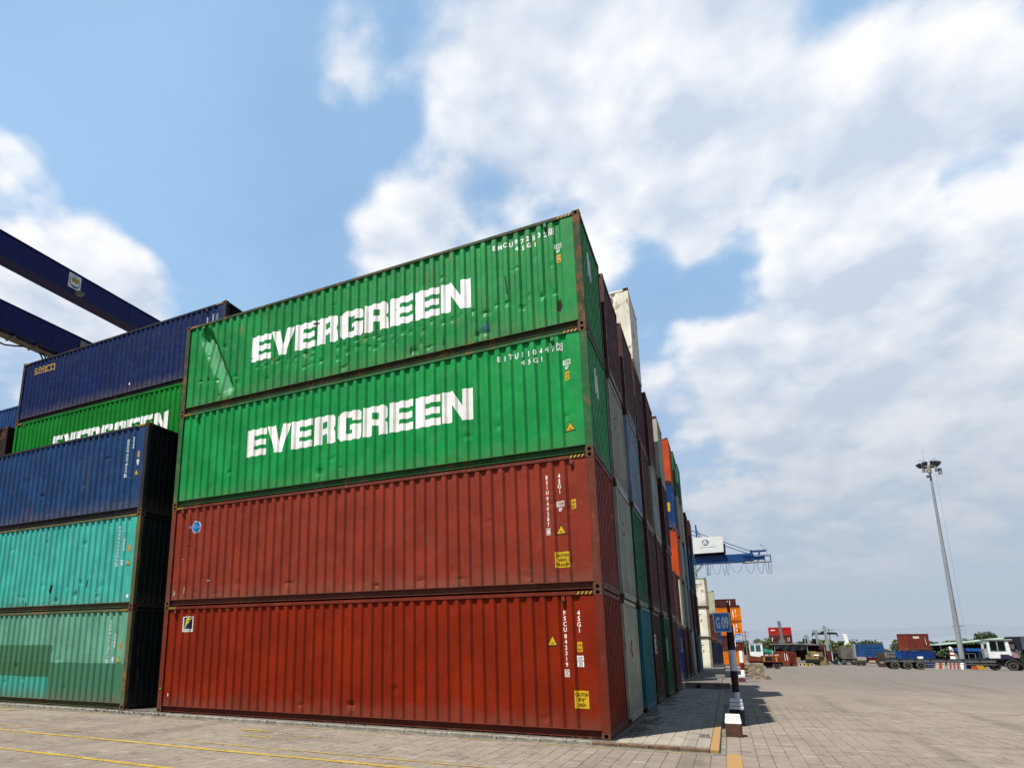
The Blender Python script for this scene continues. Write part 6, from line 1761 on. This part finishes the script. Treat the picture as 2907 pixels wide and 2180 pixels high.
# tarpaulin shed
g_ = gz(150)
T = empty('tarpaulin_shed', (11.5, 150, g_), 0, 'low shed roofed with grey sheet and hung with a black tarpaulin', 'shed')
ZR = 2.35 - g_
MB().hexa([(-0.3, -0.4, ZR), (9.6, -0.4, ZR - 0.18), (9.6, 9, ZR - 0.3), (-0.3, 9, ZR - 0.1), (-0.3, -0.4, ZR + 0.16), (6.7, -0.4, ZR + 0.20), (6.7, 9, ZR + 0.1), (-0.3, 9, ZR + 0.1)]).build('roof_sheet', [plain('sheet_grey', (0.30, 0.30, 0.29), 0.7, 0.15, 1)], T)
vs, fs = [], []
n_ = 40
for i in range(n_ + 1):
    s = i / n_
    zb = ZR - 0.95 - 0.35 * sin(pi * s) ** 2 - 0.25 * s
    for k in range(7):
        q_ = k / 6
        vs.append((0.1 + 5.8 * s, -0.42 + 0.12 * sin(s * 23 + k * 0.5) * q_, ZR + (zb - ZR) * q_))
    if i:
        for k in range(6): fs.append(((i - 1) * 7 + k, i * 7 + k, i * 7 + k + 1, (i - 1) * 7 + k + 1))
me = bpy.data.meshes.new('tarpaulin'); me.from_pydata(vs, [], fs); me.materials.append(None)
for p in me.polygons: p.use_smooth = True
place('tarpaulin', me, [plain('tarp_black', (0.020, 0.021, 0.026), 0.45, 0.2, 2)], T)
MB().box(0.2, 9.3, 8.6, 8.9, 0, ZR - 0.2).build('back_wall', [plain('shed_dark', (0.020, 0.020, 0.018))], T)
for x in (0.0, 3.0, 6.2, 9.4): MB().box(x - 0.07, x + 0.07, -0.2, -0.06, 0, ZR - 0.1).build('post', [STEEL], T)

# container stack carried behind the shed, reach stackers
G6 = 'red containers stacked behind the tarpaulin shed'
g_ = gz(205)
for k, (nm, c_) in enumerate((('container hidden behind the tarpaulin shed', MAROON), ('container hidden behind the tarpaulin shed', MAROON), ('maroon container directly under the bright red one behind the shed', ('shed_maroon', (0.155, 0.022, 0.022), 0.1, 0.2)), ('bright red container on top of the stack behind the tarpaulin shed', ('bright_red', (0.62, 0.018, 0.016), 0.0, 0.1)))):
    o = container(nm, c_, 19.5, 205, g_ + k * 2.47, L=5.9, H=2.46, group=G6 if k > 1 else 'containers hidden behind the tarpaulin shed')
    if k > 1: side_print(o, 'white_lettering', Flat().rect(-5.35, -4.25, 1.45, 1.75) if k == 3 else Flat().rect(-5.3, -5.1, 0.8, 2.0).rect(-1.2, -1.05, 0.7, 1.9).rect(-0.85, -0.7, 0.9, 2.0), PRINT, L=5.9, pts=side_profile(5.9))
BOOM = plain('boom_grey', (0.20, 0.215, 0.225), 0.6, 0.12, 1)
BOOMP = plain('boom_pale', (0.36, 0.40, 0.39), 0.6, 0.12, 1)
BOOMW = plain('boom_white', (0.72, 0.72, 0.62), 0.6, 0.06, 1)
MACH = plain('machine_red', (0.14, 0.022, 0.024), 0.6, 0.25, 2)
def stacker(x, y, lab, poly, mt, spread=None, body=True, mb_c=None):
    g_ = gz(y)
    r_ = empty('reach_stacker', (x, y, g_), 0, lab, 'reach stacker', 'reach stackers with raised booms')
    MB().prism([(a, z - g_) for a, z in poly], 'y', -0.35, 0.35).build('boom', [mt], r_)
    if spread:
        xa, xb, zs = spread
        mb = MB().box(xa, xb, 0.36, 0.9, zs - 0.3 - g_, zs + 0.2 - g_).bar((xa, 0.6, zs - g_), (xa - 0.15, 0.6, zs - 0.75 - g_), 0.25).bar((xb, 0.6, zs - g_), (xb + 0.15, 0.6, zs - 0.75 - g_), 0.25).box(-0.9, -0.2, 0.36, 0.9, zs + 0.2 - g_, zs + 0.5 - g_)
        mb.build('spreader', [plain('spreader_black', (0.014, 0.014, 0.016), 0.6)], r_)
    zb = min(z for a, z in poly) - g_
    MB().box(-1.5, 1.6, 0.4, 4.5, 0.7, max(1.2, zb)).build('body', [mb_c or MACH], r_)
    MB().box(-0.9, 0.9, -0.6, 0.6, 0.6, max(1.0, zb + 0.1)).build('counterweight', [mb_c or MACH], r_)
    MB().box(-0.6, 0.6, 1.5, 3.0, max(1.2, zb), max(1.2, zb) + 1.3).build('cab', [CABW if mb_c else GLASS], r_)
    for xx in (-1.3, 1.3): wheel(r_, xx, 0.8, 0.75, 0.75, 0.5); wheel(r_, xx, 3.9, 0.75, 0.75, 0.5)
    return r_
stacker(16.3, 200, 'reach stacker whose dark grey boom stands before the red containers', [(-0.55, 9.1), (-0.35, 9.3), (0.20, 9.25), (0.35, 8.8), (0.42, 5.0), (0.60, 4.2), (1.0, 3.6), (0.95, 3.2), (0.5, 2.75), (-0.45, 2.75), (-0.85, 3.2), (-0.75, 3.5), (-0.25, 4.2), (-0.12, 5.0)], BOOM)
stacker(23.3, 165, 'reach stacker with pale grey boom and a black spreader bar held across', [(-0.45, 6.7), (-0.25, 6.85), (0.1, 6.5), (0.2, 6.0), (0.25, 3.4), (0.55, 3.0), (0.45, 2.5), (0.25, 2.2), (0.35, 0.8), (-0.30, 0.8), (-0.35, 2.2), (-0.6, 2.6), (-0.25, 3.2), (-0.35, 5.0)], BOOMP, (-2.6, 2.2, 5.0))
stacker(29.9, 185, 'reach stacker with wide cream boom behind the grey-brown truck', [(-0.60, 4.9), (-0.4, 5.15), (0.15, 5.2), (0.30, 4.9), (0.55, 2.9), (0.9, 2.75), (0.75, 1.95), (-0.35, 1.95), (-0.55, 2.8), (-0.2, 2.9)], BOOMW, None, True)
stacker(20.7, 160, 'folded loader with thin pale arm left of the grey booms', [(-0.7, 5.4), (-0.6, 5.65), (0.35, 5.65), (0.45, 5.3), (0.25, 2.4), (-0.05, 2.4), (-0.1, 4.6), (-0.5, 5.2)], BOOMP, None)
stacker(18.6, 158, 'small loader with short pale arm beside the shed roof', [(-0.5, 4.3), (-0.3, 4.5), (0.3, 4.5), (0.75, 2.4), (0.1, 2.4), (-0.05, 4.0), (-0.35, 4.0), (-0.3, 2.6), (-0.45, 2.6)], BOOMP, None)

# ------------------------------------------------------------------ the two workers
def person(loc, rz, label, shirt, legs, skin, joints, edges, rad, bag=None):
    r_ = empty('person', loc, rz, label, 'person')
    def skinned(name, idx, mats, grow):
        me = bpy.data.meshes.new(name)
        mp = {k: i for i, k in enumerate(idx)}
        me.from_pydata([joints[k] for k in idx], [(mp[a], mp[b]) for a, b in edges if a in mp and b in mp], [])
        o = bpy.data.objects.new(name, me); COL.objects.link(o)
        o.modifiers.new('s', 'SKIN')
        for k in idx:
            sv = me.skin_vertices[0].data[mp[k]]
            sv.radius = (rad[k] + grow, rad[k] + grow)
            sv.use_root = (k == idx[0])
        md = o.modifiers.new('d', 'SUBSURF'); md.levels = 1; md.render_levels = 1
        dg = bpy.context.evaluated_depsgraph_get()
        me2 = bpy.data.meshes.new_from_object(o.evaluated_get(dg))
        bpy.data.objects.remove(o)
        me2.materials.clear(); me2.materials.append(None)
        for p in me2.polygons: p.use_smooth = True
        return place(name, me2, mats, r_)
    allk = list(joints)
    skinned('body', ['pelvis'] + [k for k in allk if k != 'pelvis'], [skin], 0)
    skinned('shirt', ['pelvis', 'chest', 'neckbase', 'shl', 'shr', 'ell', 'elr'], [shirt], 0.022)
    skinned('trousers', ['pelvis', 'hipl', 'hipr', 'knl', 'knr', 'anl', 'anr'], [legs], 0.02)
    hx = joints['head']
    MB().tube([(hx[0], hx[1], hx[2] - 0.02), (hx[0], hx[1], hx[2] + 0.08), (hx[0], hx[1], hx[2] + 0.13)], [0.115, 0.105, 0.04], 12).build('hair', [BLACK], r_)
    return r_
SKIN = plain('skin', (0.32, 0.19, 0.13), 0.6)
def figure(step=0.12, arm=0.0):
    J = dict(pelvis=(0, 0, 0.92), chest=(0, 0, 1.25), neckbase=(0, 0, 1.44), head=(0, -0.02, 1.60), shl=(-0.18, 0, 1.40), shr=(0.18, 0, 1.40),
             ell=(-0.25, 0.02, 1.12), elr=(0.25 + arm * 0.15, -0.02 - arm * 0.1, 1.12 + arm * 0.1), hal=(-0.26, -0.05, 0.86), har=(0.27 + arm * 0.35, -0.08 - arm * 0.15, 0.86 + arm * 0.3),
             hipl=(-0.10, 0, 0.88), hipr=(0.10, 0, 0.88), knl=(-0.11, -step, 0.48), knr=(0.11, step * 0.5, 0.48), anl=(-0.11, -step * 1.3, 0.08), anr=(0.11, step * 1.6, 0.08), tol=(-0.12, -step * 1.3 - 0.16, 0.03), tor=(0.12, step * 1.6 - 0.16, 0.03))
    E_ = [('pelvis', 'chest'), ('chest', 'neckbase'), ('neckbase', 'head'), ('neckbase', 'shl'), ('neckbase', 'shr'), ('shl', 'ell'), ('shr', 'elr'), ('ell', 'hal'), ('elr', 'har'), ('pelvis', 'hipl'), ('pelvis', 'hipr'), ('hipl', 'knl'), ('hipr', 'knr'), ('knl', 'anl'), ('knr', 'anr'), ('anl', 'tol'), ('anr', 'tor')]
    Rr = dict(pelvis=.13, chest=.15, neckbase=.07, head=.10, shl=.065, shr=.065, ell=.045, elr=.045, hal=.04, har=.04, hipl=.09, hipr=.09, knl=.06, knr=.06, anl=.045, anr=.045, tol=.04, tor=.04)
    return J, E_, Rr
GS = plain('shirt_green', (0.055, 0.36, 0.045), 0.7, 0.1, 5); GS2 = plain('shirt_dull_green', (0.030, 0.15, 0.040), 0.7, 0.15, 5); DT = plain('trousers_dark', (0.012, 0.013, 0.018), 0.8)
person((16.35, 133.6, gb), 0.3, 'person in a bright green shirt lifting cartons on the low trailer', GS, DT, SKIN, *figure(0.05, 1.0))
person((21.3, 138, gz(138)), 1.3, 'person in a dull green shirt walking with a light blue bag', GS2, DT, SKIN, *figure(0.18, 0.2))
bg_ = MB().hexa([(-0.2, -0.06, 0), (0.2, -0.06, 0), (0.2, 0.06, 0), (-0.2, 0.06, 0), (-0.15, -0.03, 0.5), (0.15, -0.03, 0.5), (0.15, 0.03, 0.5), (-0.15, 0.03, 0.5)]).bar((-0.1, 0, 0.5), (0, 0, 0.64), 0.03).bar((0.1, 0, 0.5), (0, 0, 0.64), 0.03)
tag(bg_.build('carrier_bag', [plain('bag_cyan', (0.10, 0.52, 0.70), 0.5)], None, (21.62, 138.0, gz(138) + 0.25)), 'light blue carrier bag held by the walking person', 'bag')
